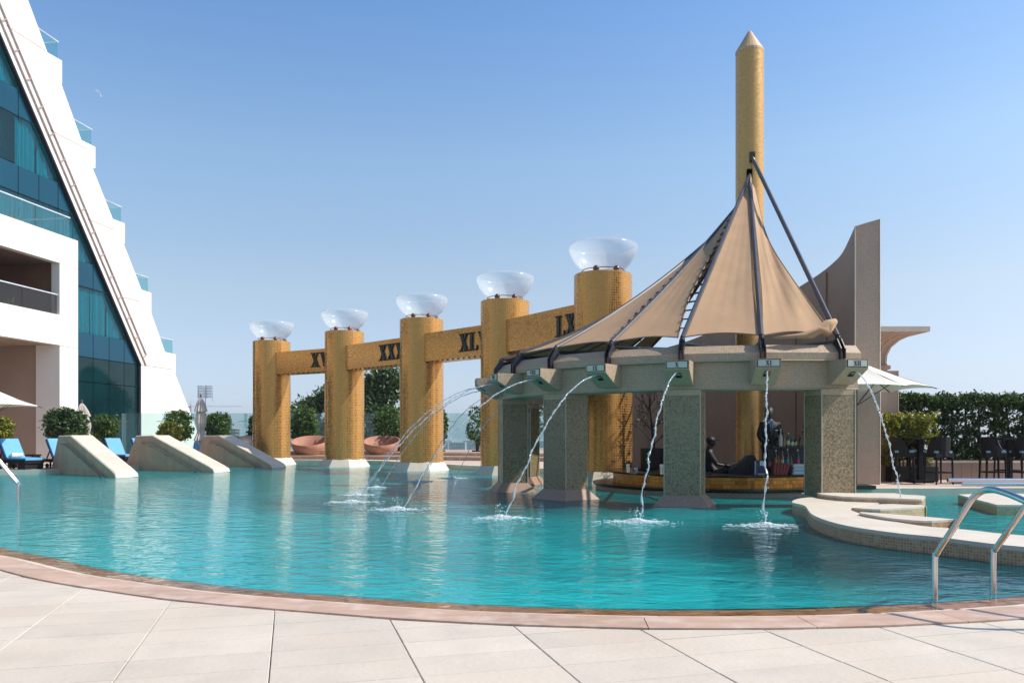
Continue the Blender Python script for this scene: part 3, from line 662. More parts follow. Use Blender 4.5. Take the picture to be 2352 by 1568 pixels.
# ================================================================ GOLD COLUMNS, BEAMS, BOWLS
CR = .825
cols = [(-10.89, 36.5, 5.54), (-7.11, 34.2, 5.68), (-3.42, 30.5, 5.67), (-.235, 27.2, 5.81), (2.587, 22.9, 5.85)]
which = ['leftmost gold mosaic column, beside the third stone ramp wall', 'second gold mosaic column from the left, between the two terracotta daybeds', 'third gold mosaic column from the left, crossed by falling water jets',
         'fourth gold mosaic column, half hidden behind the stone pavilion', 'tallest gold mosaic column, rising behind the brown canopy']
bowls = ['smallest glass bowl, on the leftmost gold column', 'glass bowl on the second gold column from the left', 'glass bowl on the third gold column from the left', 'glass bowl on the fourth gold column', 'largest glass bowl, on the gold column behind the canopy']
for (x, y, zt), lb, bl in zip(cols, which, bowls):
    c = thing('gold_column', lb, 'column', (x, y, 0), group='gold mosaic columns at the pool edge')
    MB().lathe([(CR, .30), (CR, zt-.02), (CR-.02, zt), (0, zt)], 48, (x, y, 0), rad=CR).build('shaft', 'gold', c, smooth='auto')
    MB().lathe([(CR+.32, -.35), (CR+.27, .0), (CR+.06, .30), (CR-.02, .33)], 8, (x, y, 0), a0=R(22.5)).build('base', 'pale_stone', c)
    b = thing('glass_bowl', bl, 'bowl', (x, y, zt), group='glass bowls on top of the columns')
    k = 1.0
    prof = [(.0, .06), (.40, .06), (.50, .09), (.64, .18), (.78, .32), (.89, .49), (.955, .64), (.98, .76), (.965, .86), (.945, .86), (.955, .76), (.93, .65), (.865, .50), (.76, .345), (.62, .21), (.48, .12), (.38, .09), (.0, .09)]
    MB().lathe(prof, 40, (x, y, zt)).build('bowl', 'bowl_glass', b, smooth=True)
    pts = [(x+.60*math.cos(a), y+.60*math.sin(a), zt+.12) for a in [i*math.pi/16 for i in range(33)]]
    MB().tube(pts, .012, 5).build('ring', 'bronze', b)
    MB().lathe([(0, 0), (.42, 0), (.42, .065), (0, .065)], 24, (x, y, zt+.003)).build('foot', 'bowl_glass', b)
    for a in (-115, -58, 30, 150):
        MB().sphere((x+.60*math.cos(R(a)), y+.60*math.sin(R(a)), zt+.09), .09, 12, 8).build('ball', 'bronze', b, smooth=True)
nums = [('XV', .72), ('XXX', .625), ('XLV', .63), ('LX', .742)]
for i in range(4):
    (x0, y0, _), (x1, y1, _) = cols[i], cols[i+1]
    u = V(x1-x0, y1-y0, 0); L = u.length; u.normalize(); nn = V(u.y, -u.x, 0)   # towards the pool
    if nn.y > 0: nn = -nn
    c = V(x0, y0, 0); hw = .42; z0, z1 = 4.03, 5.0+.03*i
    e = math.sqrt(CR*CR-hw*hw)-.03
    a = c+u*e; b = c+u*(L-e)
    bm = thing('beam', 'gold mosaic beam with black numerals %s between two columns' % nums[i][0], 'beam', tuple((a+b)/2+V(0, 0, z0)), group='gold beams between the columns')
    MB().box(None, None, M4=Matrix.Translation((a+b)/2+V(0, 0, (z0+z1)/2)) @ Matrix.Rotation(math.atan2(u.y, u.x), 4, 'Z') @ Matrix.Diagonal(((b-a).length, hw*2, z1-z0, 1))) if False else None
    mb = MB(); mb.bar(a+V(0, 0, (z0+z1)/2), b+V(0, 0, (z0+z1)/2), hw*2, z1-z0); mb.build('beam_body', 'gold', bm)
    polys, wd = numeral(nums[i][0], .62)
    st = a+u*((b-a).length*nums[i][1])+nn*(hw+.05); mb = MB()
    for p in polys: mb.extrude(p, st+V(0, 0, z0+.2), u, V(0, 0, 1), -nn*.05)
    mb.build('numeral', 'numeral_black', bm)
    nl = int((b-a).length/.28)
    for k in range(nl):
        q = a+u*((k+.5)*(b-a).length/nl)+nn*(hw-.05); MB().lathe([(.0, -.05), (.035, -.05), (.035, 0)], 6, (q.x, q.y, z0)).build('downlight', 'black_steel', bm)
# tall pointed mast
TX, TY = 6.05, 20.5
tw = thing('gold_tower', 'very tall slim gold mosaic tower with a pointed stone cap above the canopy', 'tower', (TX, TY, .15))
MB().lathe([(.35, .15), (.35, 11.02)], 36, (TX, TY, 0), rad=.35).build('shaft', 'gold_fine', tw, smooth=True)
MB().lathe([(.355, 11.0), (.355, 11.06), (.05, 11.56), (0, 11.6)], 24, (TX, TY, 0)).build('cap', 'cap_stone', tw)

# ================================================================ PAVILION
PC = V(5.03, 19.85, 0); PR = 5.37
def ev(f): return V(-math.sin(R(f)), -math.cos(R(f)), 0)
def tv(f): return V(-math.cos(R(f)), math.sin(R(f)), 0)       # towards growing angle
def pp(f, r, z=0., t=0.): q = PC+ev(f)*r+tv(f)*t; return V(q.x, q.y, z)
F0 = -9.3
hours = ['XII', 'XI', 'X', 'IX', 'VIII', 'VII', 'VI', 'V', 'IV', 'III', 'II', 'I']
phis = [F0+15*i for i in range(12)]
pav = thing('stone_pavilion', 'half-round stone mosaic pavilion with numbered water spouts standing in the pool', 'pavilion', tuple(PC))
def ringseg(prof, f0, f1, name, m, k=1):
    n = len(prof); vs = [pp(f, r, z) for f in (f0, f1) for r, z in prof]
    fs = [[i, (i+1) % n, n+(i+1) % n, n+i] for i in range(n)]+[list(range(n))[::-1], [n+i for i in range(n)]]
    return MB().add(vs, fs).build(name, m, pav)
edges = [F0-4.2]+phis+[phis[-1]+4.2]
for i in range(len(edges)-1):
    f0, f1 = edges[i]+.02, edges[i+1]-.02
    ringseg([(4.77, 2.14), (PR, 2.14), (PR, 2.64), (4.77, 2.64)], f0, f1, 'frieze_segment', 'stone_tile')
    ringseg([(4.72, 2.643), (5.46, 2.643), (5.46, 2.79), (5.31, 2.94), (4.85, 2.94), (4.72, 2.80)], f0, f1, 'cornice_segment', 'stone_tile')
    MB().tube([pp(f0, PR+.008, 2.146), pp(f1, PR+.008, 2.146)], .009, 4).build('edge_trim', 'edge_trim', pav)
    MB().tube([pp(f0, 5.465, 2.648), pp(f1, 5.465, 2.648)], .009, 4).build('edge_trim', 'edge_trim', pav)
for k, f in enumerate([F0, 20.7, 50.7, 80.7, 112.5, 141.5]):
    hw = .33; r0, r1 = 4.78, PR+.004; zb = .19
    def quadp(h, a, b): return [pp(f, b, h, -hw), pp(f, b, h, hw), pp(f, a, h, hw), pp(f, a, h, -hw)]
    p = MB().add(quadp(zb, r0, r1)+quadp(2.03, r0, r1), [(0, 1, 5, 4), (1, 2, 6, 5), (2, 3, 7, 6), (3, 0, 4, 7), (3, 2, 1, 0), (4, 5, 6, 7)]).build('pier', 'green_tile', pav)
    MB().add(quadp(2.034, r0, r1)+quadp(2.14, r0, r1), [(0, 1, 5, 4), (1, 2, 6, 5), (2, 3, 7, 6), (3, 0, 4, 7)]).build('pier_head', 'stone_tile', p)
    for t_, r_ in ((-hw, r1), (hw, r1), (-hw, r0), (hw, r0)):
        MB().tube([pp(f, r_, zb, t_), pp(f, r_, 2.14, t_)], .011, 4).build('edge_trim', 'edge_trim', p)
    fl = .19
    def qq(h, g): return [pp(f, r1+g, h, -hw-g), pp(f, r1+g, h, hw+g), pp(f, r0-g, h, hw+g), pp(f, r0-g, h, -hw-g)]
    if k: MB().add(qq(-.6, fl+.05)+qq(-.01, fl)+qq(.20, .015), [(0, 1, 5, 4), (1, 2, 6, 5), (2, 3, 7, 6), (3, 0, 4, 7), (4, 5, 9, 8), (5, 6, 10, 9), (6, 7, 11, 10), (7, 4, 8, 11), (8, 9, 10, 11)]).build('pier_base', 'pink_tile', p)
for f, h in zip(phis, hours):
    e, t = ev(f), tv(f); o = PC
    sp = MB(); prof = [(5.30, 2.22), (5.50, 2.22), (5.95, 2.47), (5.95, 2.635), (5.30, 2.635)]
    sp.extrude(prof, o-t*.215, e, V(0, 0, 1), t*.43); s = sp.build('spout', 'stone_tile', pav)
    s['label'] = 'stone water spout with the number plate %s' % h
    MB().extrude([(-.195, 2.49), (.195, 2.49), (.195, 2.622), (-.195, 2.622)], o+e*5.953, t, V(0, 0, 1), e*.004).build('plate_frame', 'plate_ink', s)
    MB().extrude([(-.18, 2.502), (.18, 2.502), (.18, 2.61), (-.18, 2.61)], o+e*5.958, t, V(0, 0, 1), e*.004).build('number_plate', 'plate', s)
    polys, wd = numeral(h, .078); mb = MB()
    for q in polys: mb.extrude([(-a, b) for a, b in q], o+e*5.963+t*(wd/2)+V(0, 0, 2.517), t, V(0, 0, 1), e*.004)
    mb.build('numeral', 'plate_ink', s)
    sl = (V(0, 0, 1)*.25+e*.45).normalized(); nl = (e*.25-V(0, 0, 1)*.45).normalized()
    st = o+e*5.72+V(0, 0, 2.342)
    MB().extrude([(-.055, 0), (.055, 0), (.055, .15), (-.055, .15)], st+nl*.004, t, sl, nl*.003).build('nozzle_hole', 'hole', s)
    MB().tube([st+sl*.12-t*.045+nl*.01, st+sl*.12+t*.045+nl*.01], .012, 4).build('nozzle_lip', 'edge_trim', s)
    # black steel bracket carrying the canopy rib
    br = MB()
    for d in (-.05, .03):
        br.extrude([(5.24, 2.655), (5.53, 2.655), (5.53, 2.86), (5.40, 3.05), (5.33, 3.05), (5.24, 2.93)], o+t*d, e, V(0, 0, 1), t*.02)
    br.bar(pp(f, 5.30, 2.66), pp(f, 5.36, 3.02), .07, .08); br.sphere(tuple(pp(f, 5.36, 3.06)), .055, 8, 6)
    br.build('rib_bracket', 'black_steel', pav)
# ---- canopy
can = thing('tent_canopy', 'brown fabric tent canopy stretched on black ribs from the tower to the pavilion', 'canopy', (TX, TY, 3.0))
TOPZ = 7.69; sags = [0, .02, .0, .12, .26, .46, .66, .95, .95, .95, .9, .8]
def ribpt(i, t, sag=None):
    f = phis[i]; b = pp(f, 5.34, 3.10); d = (V(TX, TY, 0)-V(b.x, b.y, 0)).normalized()
    top = V(5.93-.02*max(0, i-2), 20.10, TOPZ+.10-(0, 0, 0, .42, .70, .92, 1.05)[i]) if 0 < i <= 6 else (V(6.0, 20.10, 8.22) if i == 0 else V(5.72, 20.45, 6.9))
    p = b.lerp(top, t); p.z -= 4*t*(1-t)*(sags[i] if sag is None else sag); return p
for i in range(12):
    n = 24; pts = [ribpt(i, t/n) for t in range(n+1)]
    rb = MB().tube(pts, .048, 8); rb = rb.build('rib', 'rib_steel', can, smooth='auto')
    if i < 3: MB().box((pts[-1]+V(0, .02, .03)), (.12, .10, .24)).build('rib_clamp', 'black_steel', can)
def edgept(i, t, side):      # fabric edge beside rib i; side +1 = towards i+1
    p = ribpt(i, t)
    j = max(0, min(11, i+side)); q = ribpt(j, t)
    d = (q-p); d = d.normalized() if d.length > 1e-4 else V(0, 0, 0)
    ins = ((.26 if i == 2 else .20 if i > 2 else .10) if side > 0 else (.09 if i == 1 else .045))*(1-t)**.6*min(1, .35+3*t)
    if i == 0 and side > 0:   # slack panel beside the last rib
        p = p+V(0, 0, 1)*(TOPZ-8.26)*t*t
        ins = .06+.36*math.sin(math.pi*min(1, t*1.05))**1.1*.9
    return p+d*ins+V(0, 0, -.01)
for i in range(11):
    U, T = 14, 26; vs = []
    for b in range(T+1):
        for a in range(U+1):
            s = a/U; t = b/T*.985
            lo = .008+.016*4*s*(1-s); tt = lo+(1-lo)*t
            pa, pb = edgept(i, tt, 1), edgept(i+1, tt, -1)
            p = pa.lerp(pb, s)
            ax = V(TX, TY, p.z)-p; ax = ax.normalized() if ax.length > .01 else V(0, 0, 0)
            wdt = (pa-pb).length
            p += (ax*.75-V(0, 0, .45))*(4*s*(1-s))*wdt*(.05*min(1, t*5+.2))
            # folds: fans from the corners and slack wrinkles
            am = .028 if i else .06
            p += (ax+V(0, 0, -.3))*am*wdt/2.6*(math.sin(9*s*math.pi+3*t+i*2)*(1-t)**2*t*4+.8*math.sin(5*t*math.pi+7*s+i)*s*(1-s)*2)
            if i == 0: p += ax*.05*math.sin(13*t+9*s)*math.exp(-((s-.25)/.3)**2)*(1-t)
            vs.append(p)
    fs = [[b*(U+1)+a, b*(U+1)+a+1, (b+1)*(U+1)+a+1, (b+1)*(U+1)+a] for b in range(T) for a in range(U)]
    MB().add(vs, fs).build('fabric_panel', 'canvas', can, smooth=True)
    hem = MB().tube([vs[a]+V(0, 0, -.008) for a in range(U+1)], .014, 5, False)
    for a in (0, U): hem.tube([vs[b*(U+1)+a] for b in range(T+1)], .012, 5, False)
    hem.build('hem', 'canvas_edge', can)
    if i > 1:      # straps across the open gap beside each rib
        for k in range(16):
            t = .045+.045*k
            MB().bar(ribpt(i, t), edgept(i, t+.004, 1)+V(0, 0, .004), .11, .012).build('strap', 'black_steel', can)
# bunched cloth at the right corner
mb = MB(); a0 = ribpt(0, .012)
for k in range(5):
    a = a0+V(-.02*k, .0, .02*k); b = pp(phis[1], 5.36, 3.06, -.2-.1*k)
    mb.tube([a+V(0, 0, .22-.05*k), a.lerp(b, .15)+V(0, 0, .16-.05*k), a.lerp(b, .4)+V(0, -.02, .02*k-.02), a.lerp(b, .75)+V(0, 0, .0), b], [.05, .10, .06, .035, .015], 7)
mb.build('bunched_cloth', 'canvas', can, smooth=True)
for i in range(12):
    MB().tube([pp(phis[i], 5.30, 3.0), V(TX, TY, 3.42)-(V(TX, TY, 0)-pp(phis[i], 5.3)).normalized()*.36], .035, 6).build('tie_bar', 'black_steel', can)
# ---- bar island
bar = thing('pool_bar', 'round swim-up bar with gold tiled front and black counter under the pavilion', 'bar', (PC.x, PC.y, 0))
MB().lathe([(0, -.9), (2.95, -.9), (2.95, .10), (0, .10)], 56, tuple(PC)).build('island', 'pink_tile', bar, smooth='auto')
MB().lathe([(2.4, .10), (3.0, .10), (3.03, .13), (3.0, .165), (2.4, .165)], 56, tuple(PC)).build('ledge', 'counter_top', bar, smooth='auto')
MB().lathe([(2.0, .165), (2.52, .165), (2.52, .40), (2.0, .40), (2.0, .165)], 56, tuple(PC), rad=2.52).build('counter_front', 'gold_small', bar, smooth='auto')
MB().lathe([(1.95, .40), (2.62, .40), (2.65, .42), (2.62, .445), (1.95, .445), (1.95, .40)], 56, tuple(PC)).build('counter_top', 'counter_top', bar, smooth='auto')
MB().lathe([(0, .12), (2.0, .12)], 40, tuple(PC)).build('floor', 'floor_dark', bar)
# ---- tall curved wall
wl = [((8.09, 19.0), 6.23), ((8.32, 20.2), 5.94), ((8.38, 20.9), 5.82), ((8.3, 21.8), 5.66), ((8.0, 22.8), 5.43), ((7.45, 23.8), 5.1), ((6.7, 24.7), 4.75), ((5.6, 25.4), 4.3), ((4.5, 25.8), 4.0), ((3.5, 25.9), 3.8)]
pts = catmull([(p[0][0], p[0][1], p[1]) for p in wl], 5)
wall = thing('curved_wall', 'tall curved brown stone wall sweeping up to a point right of the canopy', 'wall', (7.8, 19, .15))
mb = MB(); n = len(pts); ins, ous = [], []
for i, p in enumerate(pts):
    a, b = pts[max(0, i-1)], pts[min(n-1, i+1)]; t = V(b.x-a.x, b.y-a.y, 0).normalized(); nr = V(t.y, -t.x, 0)
    ins.append(p.copy()); q = p+nr*.56; ous.append(V(q.x, q.y, p.z-.02+.17*max(0, 1-i/8)))
ous[0] = V(8.67, 18.98, 6.40)
for i in range(n-1):
    a, b, c, d = ins[i], ins[i+1], ous[i+1], ous[i]
    mb.add([(a.x, a.y, .1), (b.x, b.y, .1), (b.x, b.y, b.z), (a.x, a.y, a.z), (d.x, d.y, .1), (c.x, c.y, .1), (c.x, c.y, c.z), (d.x, d.y, d.z)], [(0, 1, 2, 3), (5, 4, 7, 6), (3, 2, 6, 7)]+([(4, 0, 3, 7)] if i == 0 else [])+([(1, 5, 6, 2)] if i == n-2 else []))
mosaic('brown_tile', (.42, .30, .22), (.50, .365, .275), (.34, .245, .18), .035, rough=.6, tilt=.03, patch=((.38, .275, .205), 1.2, .5), gw=.1)
mb.build('wall_body', 'brown_tile', wall)
for i in range(13, n-2, 7):
    a, b = ins[i], ins[i+1]; t = V(b.x-a.x, b.y-a.y, 0).normalized(); nr = V(-t.y, t.x, 0)
    MB().bar(a+nr*.03+V(0, 0, .12-a.z), a+nr*.03+V(0, 0, -.10), .12, .03, up=nr).build('fin', 'brown_tile', wall)
MB().tube([(8.09, 18.995, .15), (8.09, 18.995, 6.23), (8.67, 18.975, 6.40), (8.67, 18.975, .15)], .014, 4).build('edge_trim', 'pale_stone', wall)
# building with flared cornice on the right
cb = thing('cornice_building', 'low stone building with a flared ribbed cornice behind the curved wall', 'building', (13.5, 29, .15))
cx0, cy0 = 12.55, 28.6
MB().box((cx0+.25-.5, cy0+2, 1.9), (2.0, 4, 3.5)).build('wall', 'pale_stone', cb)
prof = [(0, 3.58), (.02, 3.62), (.10, 3.66), (.10, 3.78), (.02, 3.82), (.0, 3.86), (.02, 4.15), (.12, 4.42), (.32, 4.64), (.62, 4.80), (1.0, 4.86)]
x1 = cx0+.75
mb = MB()
for (q0, q1) in zip(prof, prof[1:]):
    o0, z0 = q0; o1, z1 = q1
    A = lambda o, z: [(cx0-2, cy0-o, z), (x1+o, cy0-o, z), (x1+o, cy0+4, z)]
    a, b = A(o0, z0), A(o1, z1); mb.add(a+b, [(0, 1, 4, 3), (1, 2, 5, 4)])
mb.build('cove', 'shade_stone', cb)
MB().prism([(cx0-2, cy0-1.02), (x1+1.02, cy0-1.02), (x1+1.02, cy0+4), (cx0-2, cy0+4)], 4.863, 5.04).build('top_slab', 'pale_stone', cb)
MB().add([(cx0-2, cy0, 3.58), (x1, cy0, 3.58), (x1-.25, cy0+.1, 3.25), (cx0-2, cy0+.1, 3.25)], [(0, 3, 2, 1)]).build('bracket', 'shade_stone', cb)
for i in range(9):
    xx = x1-.06-.21*i
    MB().tube([(xx+.0*o+(o if i == 0 else o*max(0, .9-.1*i)), cy0-o-.015, z) for o, z in prof[5:]], .022, 4).build('cove_rib', 'pale_stone', cb)
pw = thing('wall_pier', 'flat pinkish stone pier between the curved wall and the hedge', 'wall', (9.55, 20.3, .15))
MB().box((9.4, 20.75, 1.55), (.86, .5, 2.8)).build('pier_body', 'shade_stone', pw)
MB().box((9.83, 20.495, 1.55), (.02, .02, 2.8)).build('edge_trim', 'pale_stone', pw)

# ================================================================ POOL RIM (whirlpool wall) on the right
rim = thing('whirlpool_wall', 'curving low stone wall with seat-like tongues that rings the whirlpool on the right', 'low wall', (6, 10, 0))
bot = [(1990, 1142), (1905, 1150), (1862, 1165), (1848, 1188), (1868, 1213), (1933, 1238.7), (2049, 1260), (2150, 1271.6), (2352, 1298.6)]
ow = [G(x, y) for x, y in bot[3:]]
ow = [(5.62, 14.75), (5.05, 14.2), (4.68, 13.45)]+ow+[(6.1, 7.45), (7.6, 7.9)]
oc = [tuple(p)[:2] for p in catmull([(x, y, 0) for x, y in ow], 6)]
inner = [(8.2, 8.7), (6.6, 8.35), G(2352, 1231, .18), G(2213, 1217, .18), (5.02, 10.0), (4.95, 10.9), (5.0, 11.7), (5.25, 12.5), (5.9, 13.15), (6.9, 14.2), (7.4, 14.6), (7.4, 15.6), (5.6, 15.6)]
ic = [tuple(p)[:2] for p in catmull([(x, y, 0) for x, y in inner[:9]], 5)]+inner[9:]
platform = oc+ic
mb = MB(); n = len(platform)
top = MB().prism(platform, .145, .19); top.build('top_slab', 'pale_stone', rim)
side = MB()
acc = 0
for i in range(n):
    a, b = platform[i], platform[(i+1) % n]; l = math.dist(a, b)
    side.add([(*a, -.9), (*b, -.9), (*b, .145), (*a, .145)], [(0, 1, 2, 3)], [[(acc, -.9), (acc+l, -.9), (acc+l, .145), (acc, .145)]]); acc += l
side.build('tiled_side', 'rim_tile', rim)
def tongue(p, z, nm, lab):
    q = [tuple(a)[:2] for a in catmull([(x, y, 0) for x, y in p], 4, True)]
    t = MB().prism(q, -.5, z); t.mi = 0
    o = t.build(nm, 'rim_tile', rim); MB().prism(q, z+.002, z+.03).build('top_slab', 'pale_stone', o); o['label'] = lab
tongue([(5.6, 14.6), G(2105, 1143, .22), G(2117, 1150, .22), G(2117, 1170, 0.1), (6.4, 13.2), (5.6, 13.7)], .24, 'tongue', 'far pale stone tongue of the whirlpool wall')
tongue([(5.35, 12.9), G(2090, 1160, .15), G(2124, 1166, .15), G(2124, 1188, 0), G(2080, 1192, 0), (5.5, 12.3)], .15, 'tongue', 'middle tongue with mosaic tile side')
tongue([(4.9, 11.3), G(2180, 1196, .2), G(2197, 1203, .2), G(2190, 1216, .1), G(2120, 1219, .1), (4.9, 10.6)], .20, 'tongue', 'near pale tongue with a rounded end')
isl = thing('pool_island', 'small flat stone block standing in the whirlpool at the right edge', 'stone block', (9, 14.2, 0))
q = [G(2200, 1136, .16), G(2290, 1133, .16), (11.5, 15.3), (11.5, 12.9), G(2290, 1160, .16)]
MB().prism(q[::-1], -.8, .13).build('tiled_side', 'rim_tile', isl); MB().prism(q[::-1], .132, .17).build('top_slab', 'pale_stone', isl)
# ================================================================ RAMP WALLS (three wedges with handrails)
ends = [((-12.2, 24.8), 40, 'nearest stone ramp wall with a steel handrail, leftmost of three'), ((-10.5, 28.4), 30, 'middle stone ramp wall of three, handrail on its shaded side'), ((-9.64, 32.4), 33, 'farthest stone ramp wall of three, ending at the first gold column')]
for (ex, ey), th, lb in ends:
    d = V(math.cos(R(th)), -math.sin(R(th)), 0); n_ = V(math.sin(R(th)), math.cos(R(th)), 0)*.70; L = 5.
    o = V(ex, ey, 0)-d*L
    t = thing('ramp_wall', lb, 'ramp wall', tuple(o), group='stone ramp walls running down into the pool')
    pr = [(0, -1.0), (0, .1), (.62, 1.27), (1.62, 1.285), (1.80, 1.22), (4.70, .20), (4.93, .10), (5.0, -.02), (5.0, -1.0)]
    n = len(pr); vs = []
    for off, ins_ in ((0, .0), (1, .0)):
        for a, z in pr: vs.append(o+d*a+n_*off+V(0, 0, z))
    be = [o+d*a+n_*.045+V(0, 0, z+.03) for a, z in pr[2:8]]
    mb = MB(); mb.add(vs, [list(range(n))[::-1], [n+i for i in range(n)]]); mb.add(vs, [[i, i+1, n+i+1, n+i] for i in list(range(0, 2))+[7]]); mb.build('side_face', 'jetty_stone', t)
    mb = MB(); m_ = len(be); far_ = [o+d*a+n_*1.+V(0, 0, z+.03) for a, z in pr[2:8]]; low = [o+d*a+V(0, 0, z) for a, z in pr[2:8]]
    mb.add(low+be+far_, [[i, i+1, m_+i+1, m_+i] for i in range(m_-1)]+[[m_+i, m_+i+1, 2*m_+i+1, 2*m_+i] for i in range(m_-1)]+[[m_-1, 2*m_-1, 3*m_-1]]+[[0, 2*m_, m_]])
    mb.build('sloped_top', 'pale_stone', t)
    off = -n_.normalized()*.09
    a = o+d*1.15+off+V(0, 0, 1.02); b = o+d*1.5+off+V(0, 0, 1.0); e = o+d*4.62+off+V(0, 0, -.12)
    MB().tube([a, b, e], .036, 8).build('handrail', 'rail_metal', t)
    for k in (.03, .3, .57, .82):
        q = b.lerp(e, k); MB().tube([q, q+V(0, 0, -.07), q-off*.98+V(0, 0, -.07)], .016, 5).build('rail_bracket', 'rail_metal', t)
HAZE = .0003
# ================================================================ POOL LADDERS AND DECK RAILS
def ladder(name, label, bases, u, tread=True):
    t = thing(name, label, 'pool ladder', (bases[0][0], bases[0][1], 0))
    u = V(u[0], u[1], 0).normalized()
    cp = [(0, -.9), (0, -.3), (0, .30), (.02, .37), (.07, .445), (.20, .62), (.32, .79), (.38, .855), (.46, .90), (.55, .905), (.72, .865), (.95, .78), (1.04, .70), (1.08, .55), (1.09, .02)]
    for bx, by in bases:
        pts = [V(bx, by, 0)+u*a+V(0, 0, z) for a, z in cp]
        sm = catmull(pts, 5); MB().tube(sm, .024, 12).build('rail', 'steel', t, smooth=True)
        MB().lathe([(.045, .02), (.045, .035), (.026, .045)], 14, tuple((pts[-1]*1)[:2])+(0,)).build('floor_flange', 'steel', t)
    for z in (-.25, -.5, -.75):
        a = V(bases[0][0], bases[0][1], z); b = V(bases[1][0], bases[1][1], z); MB().bar(a, b, .08, .02).build('tread', 'brushed', t)
    return t
ladder('pool_ladder', 'large curved stainless steel pool ladder at the lower right edge', [(3.345, 6.37), (3.945, 6.60)], (.30, -.95))
ladder('pool_ladder', 'small stainless pool ladder rails at the left edge of the picture', [(-9.50, 15.50), (-9.76, 15.96)], (-.95, -.30))
for lb, y0, z0, x0 in (('long low stainless rail along the deck below the bar stools', 18.3, .22, G(2165, 1106, .25)[0]), ('second lower stainless rail in front of the long one', 17.45, .185, 9.75)):
    t = thing('deck_rail', lb, 'handrail', (x0, y0, .15)); x0 = x0+.1 if z0 > .2 else x0
    MB().tube([(x0, y0, z0+.07), (x0+6, y0-.15, z0+.07)], .045, 10).build('tube', 'steel', t, smooth='auto')
    for k in range(5): MB().tube([(x0+.7+k*1.25, y0-.02, .15), (x0+.7+k*1.25, y0-.02, z0+.05)], .014, 6).build('post', 'steel', t)

# ================================================================ SUN LOUNGERS
def make_lounger():
    t = thing('sun_lounger', 'x', 'sun lounger', group='blue cushioned sun loungers on the left deck')
    f = MB(); f.box((0, 0, .27), (1.95, .66, .10)); f.build('frame', 'wicker', t, world=False)
    f = MB(); f.box((-.72, 0, .14), (.42, .60, .26)); f.build('foot_box', 'wicker', t, world=False)
    for a in (.35, .85):
        for b in (-.28, .28):
            MB().box((a, b, .12), (.05, .05, .24)).build('leg', 'wicker', t, world=False)
    for b in (-.24, .24):
        w = MB(); 
        w.lathe([(.03, -.02), (.085, -.02), (.085, .02), (.03, .02)], 12)
        o = w.build('wheel', 'rubber', t, world=False); o.location = (.62, b, .085); o.rotation_euler = (R(90), 0, 0)
    c = MB(); prof = [(-.99, .325), (-.99, .40), (.13, .41), (.13, .325)]
    c.extrude(prof, V(0, -.31, 0), V(1, 0, 0), V(0, 0, 1), V(0, .62, 0)); c.build('seat_cushion', 'sky_blue', t, world=False)
    c = MB(); c.extrude([(-.985, .322), (-.985, .36), (.13, .36), (.13, .322)], V(0, -.314, 0), V(1, 0, 0), V(0, 0, 1), V(0, .628, 0)); c.build('piping', 'navy_piping', t, world=False)
    a0 = V(.14, 0, .34); dv = V(math.cos(R(57)), 0, math.sin(R(57))); nv = V(-dv.z, 0, dv.x)
    b = MB(); b.extrude([(0, .0), (.76, .0), (.80, .03), (.80, .07), (.76, .10), (0, .10)], a0-V(0, .31, 0), dv, nv, V(0, .62, 0)); b.build('back_cushion', 'sky_blue', t, world=False)
    b = MB(); b.extrude([(0, -.035), (.80, -.035), (.80, .028), (0, .028)], a0-V(0, .318, 0), dv, nv, V(0, .636, 0)); b.build('backrest', 'navy_piping', t, world=False)
    MB().bar(a0+dv*.5-nv*.03+V(0, -.2, 0), V(.75, -.2, .28), .03).bar(a0+dv*.5-nv*.03+V(0, .2, 0), V(.75, .2, .28), .03).build('back_strut', 'wicker', t, world=False)
    return t
lounger = make_lounger()
def LX(x, d): return (x-1176.)/FX*d
# (image x of the seat centre, depth, heading, label)
LG = [((-16.95, 27.6), R(152), 'blue lounger with a rolled white towel, nearest to the left ramp wall foot'), ((-15.85, 28.5), R(150), 'blue lounger half hidden by the top of the first ramp wall, no towel'),
      ((-18.2, 26.9), R(151), 'blue lounger cut off by the left picture edge'),
      ((-15.9, 32.6), R(146), 'raised blue lounger seen between the first and second ramp walls'), ((-15.0, 33.0), R(146), 'blue lounger tucked behind the second ramp wall, right of its neighbour'),
      ((-14.1, 36.2), R(92), 'blue lounger behind the second ramp wall, left of the closed umbrella'), ((-13.2, 36.6), R(92), 'blue lounger at the foot of the closed umbrella on the left')]
# headings: head of the lounger points along +x of its own frame
spots = []
for i, ((x, y), rz, lb) in enumerate(LG):
    if i == 0: o = lounger; o.location = (x, y, .15); o.rotation_euler = (0, 0, rz); o['label'] = lb
    else: o = dup(lounger, (x, y, .15), rz, lb)
    spots.append(o)
m_ = Matrix.Rotation(R(152), 4, 'Z'); tl = V(-16.95, 27.6, .15)+(m_ @ V(.0, 0, 0))
mb = MB(); mb.tube([tl+m_ @ V(.0, -.17, .485), tl+m_ @ V(.0, -.15, .485), tl+m_ @ V(.0, .20, .485), tl+m_ @ V(.0, .22, .485)], [.03, .072, .072, .03], 12)
single('rolled_towel', mb, 'towel', 'rolled white towel on the blue lounger', 'towel', tuple(tl+V(0, 0, .42)), smooth='auto')
st = thing('side_table', 'low dark wicker side table between the loungers at the left edge', 'side table', (-17.5, 28.9, .15))
MB().box((-17.5, 28.9, .60), (.95, .5, .05)).build('table_top', 'wicker', st)
for a in (-.42, .42): MB().box((-17.5+a, 28.9, .365), (.06, .45, .43)).build('leg', 'wicker', st)

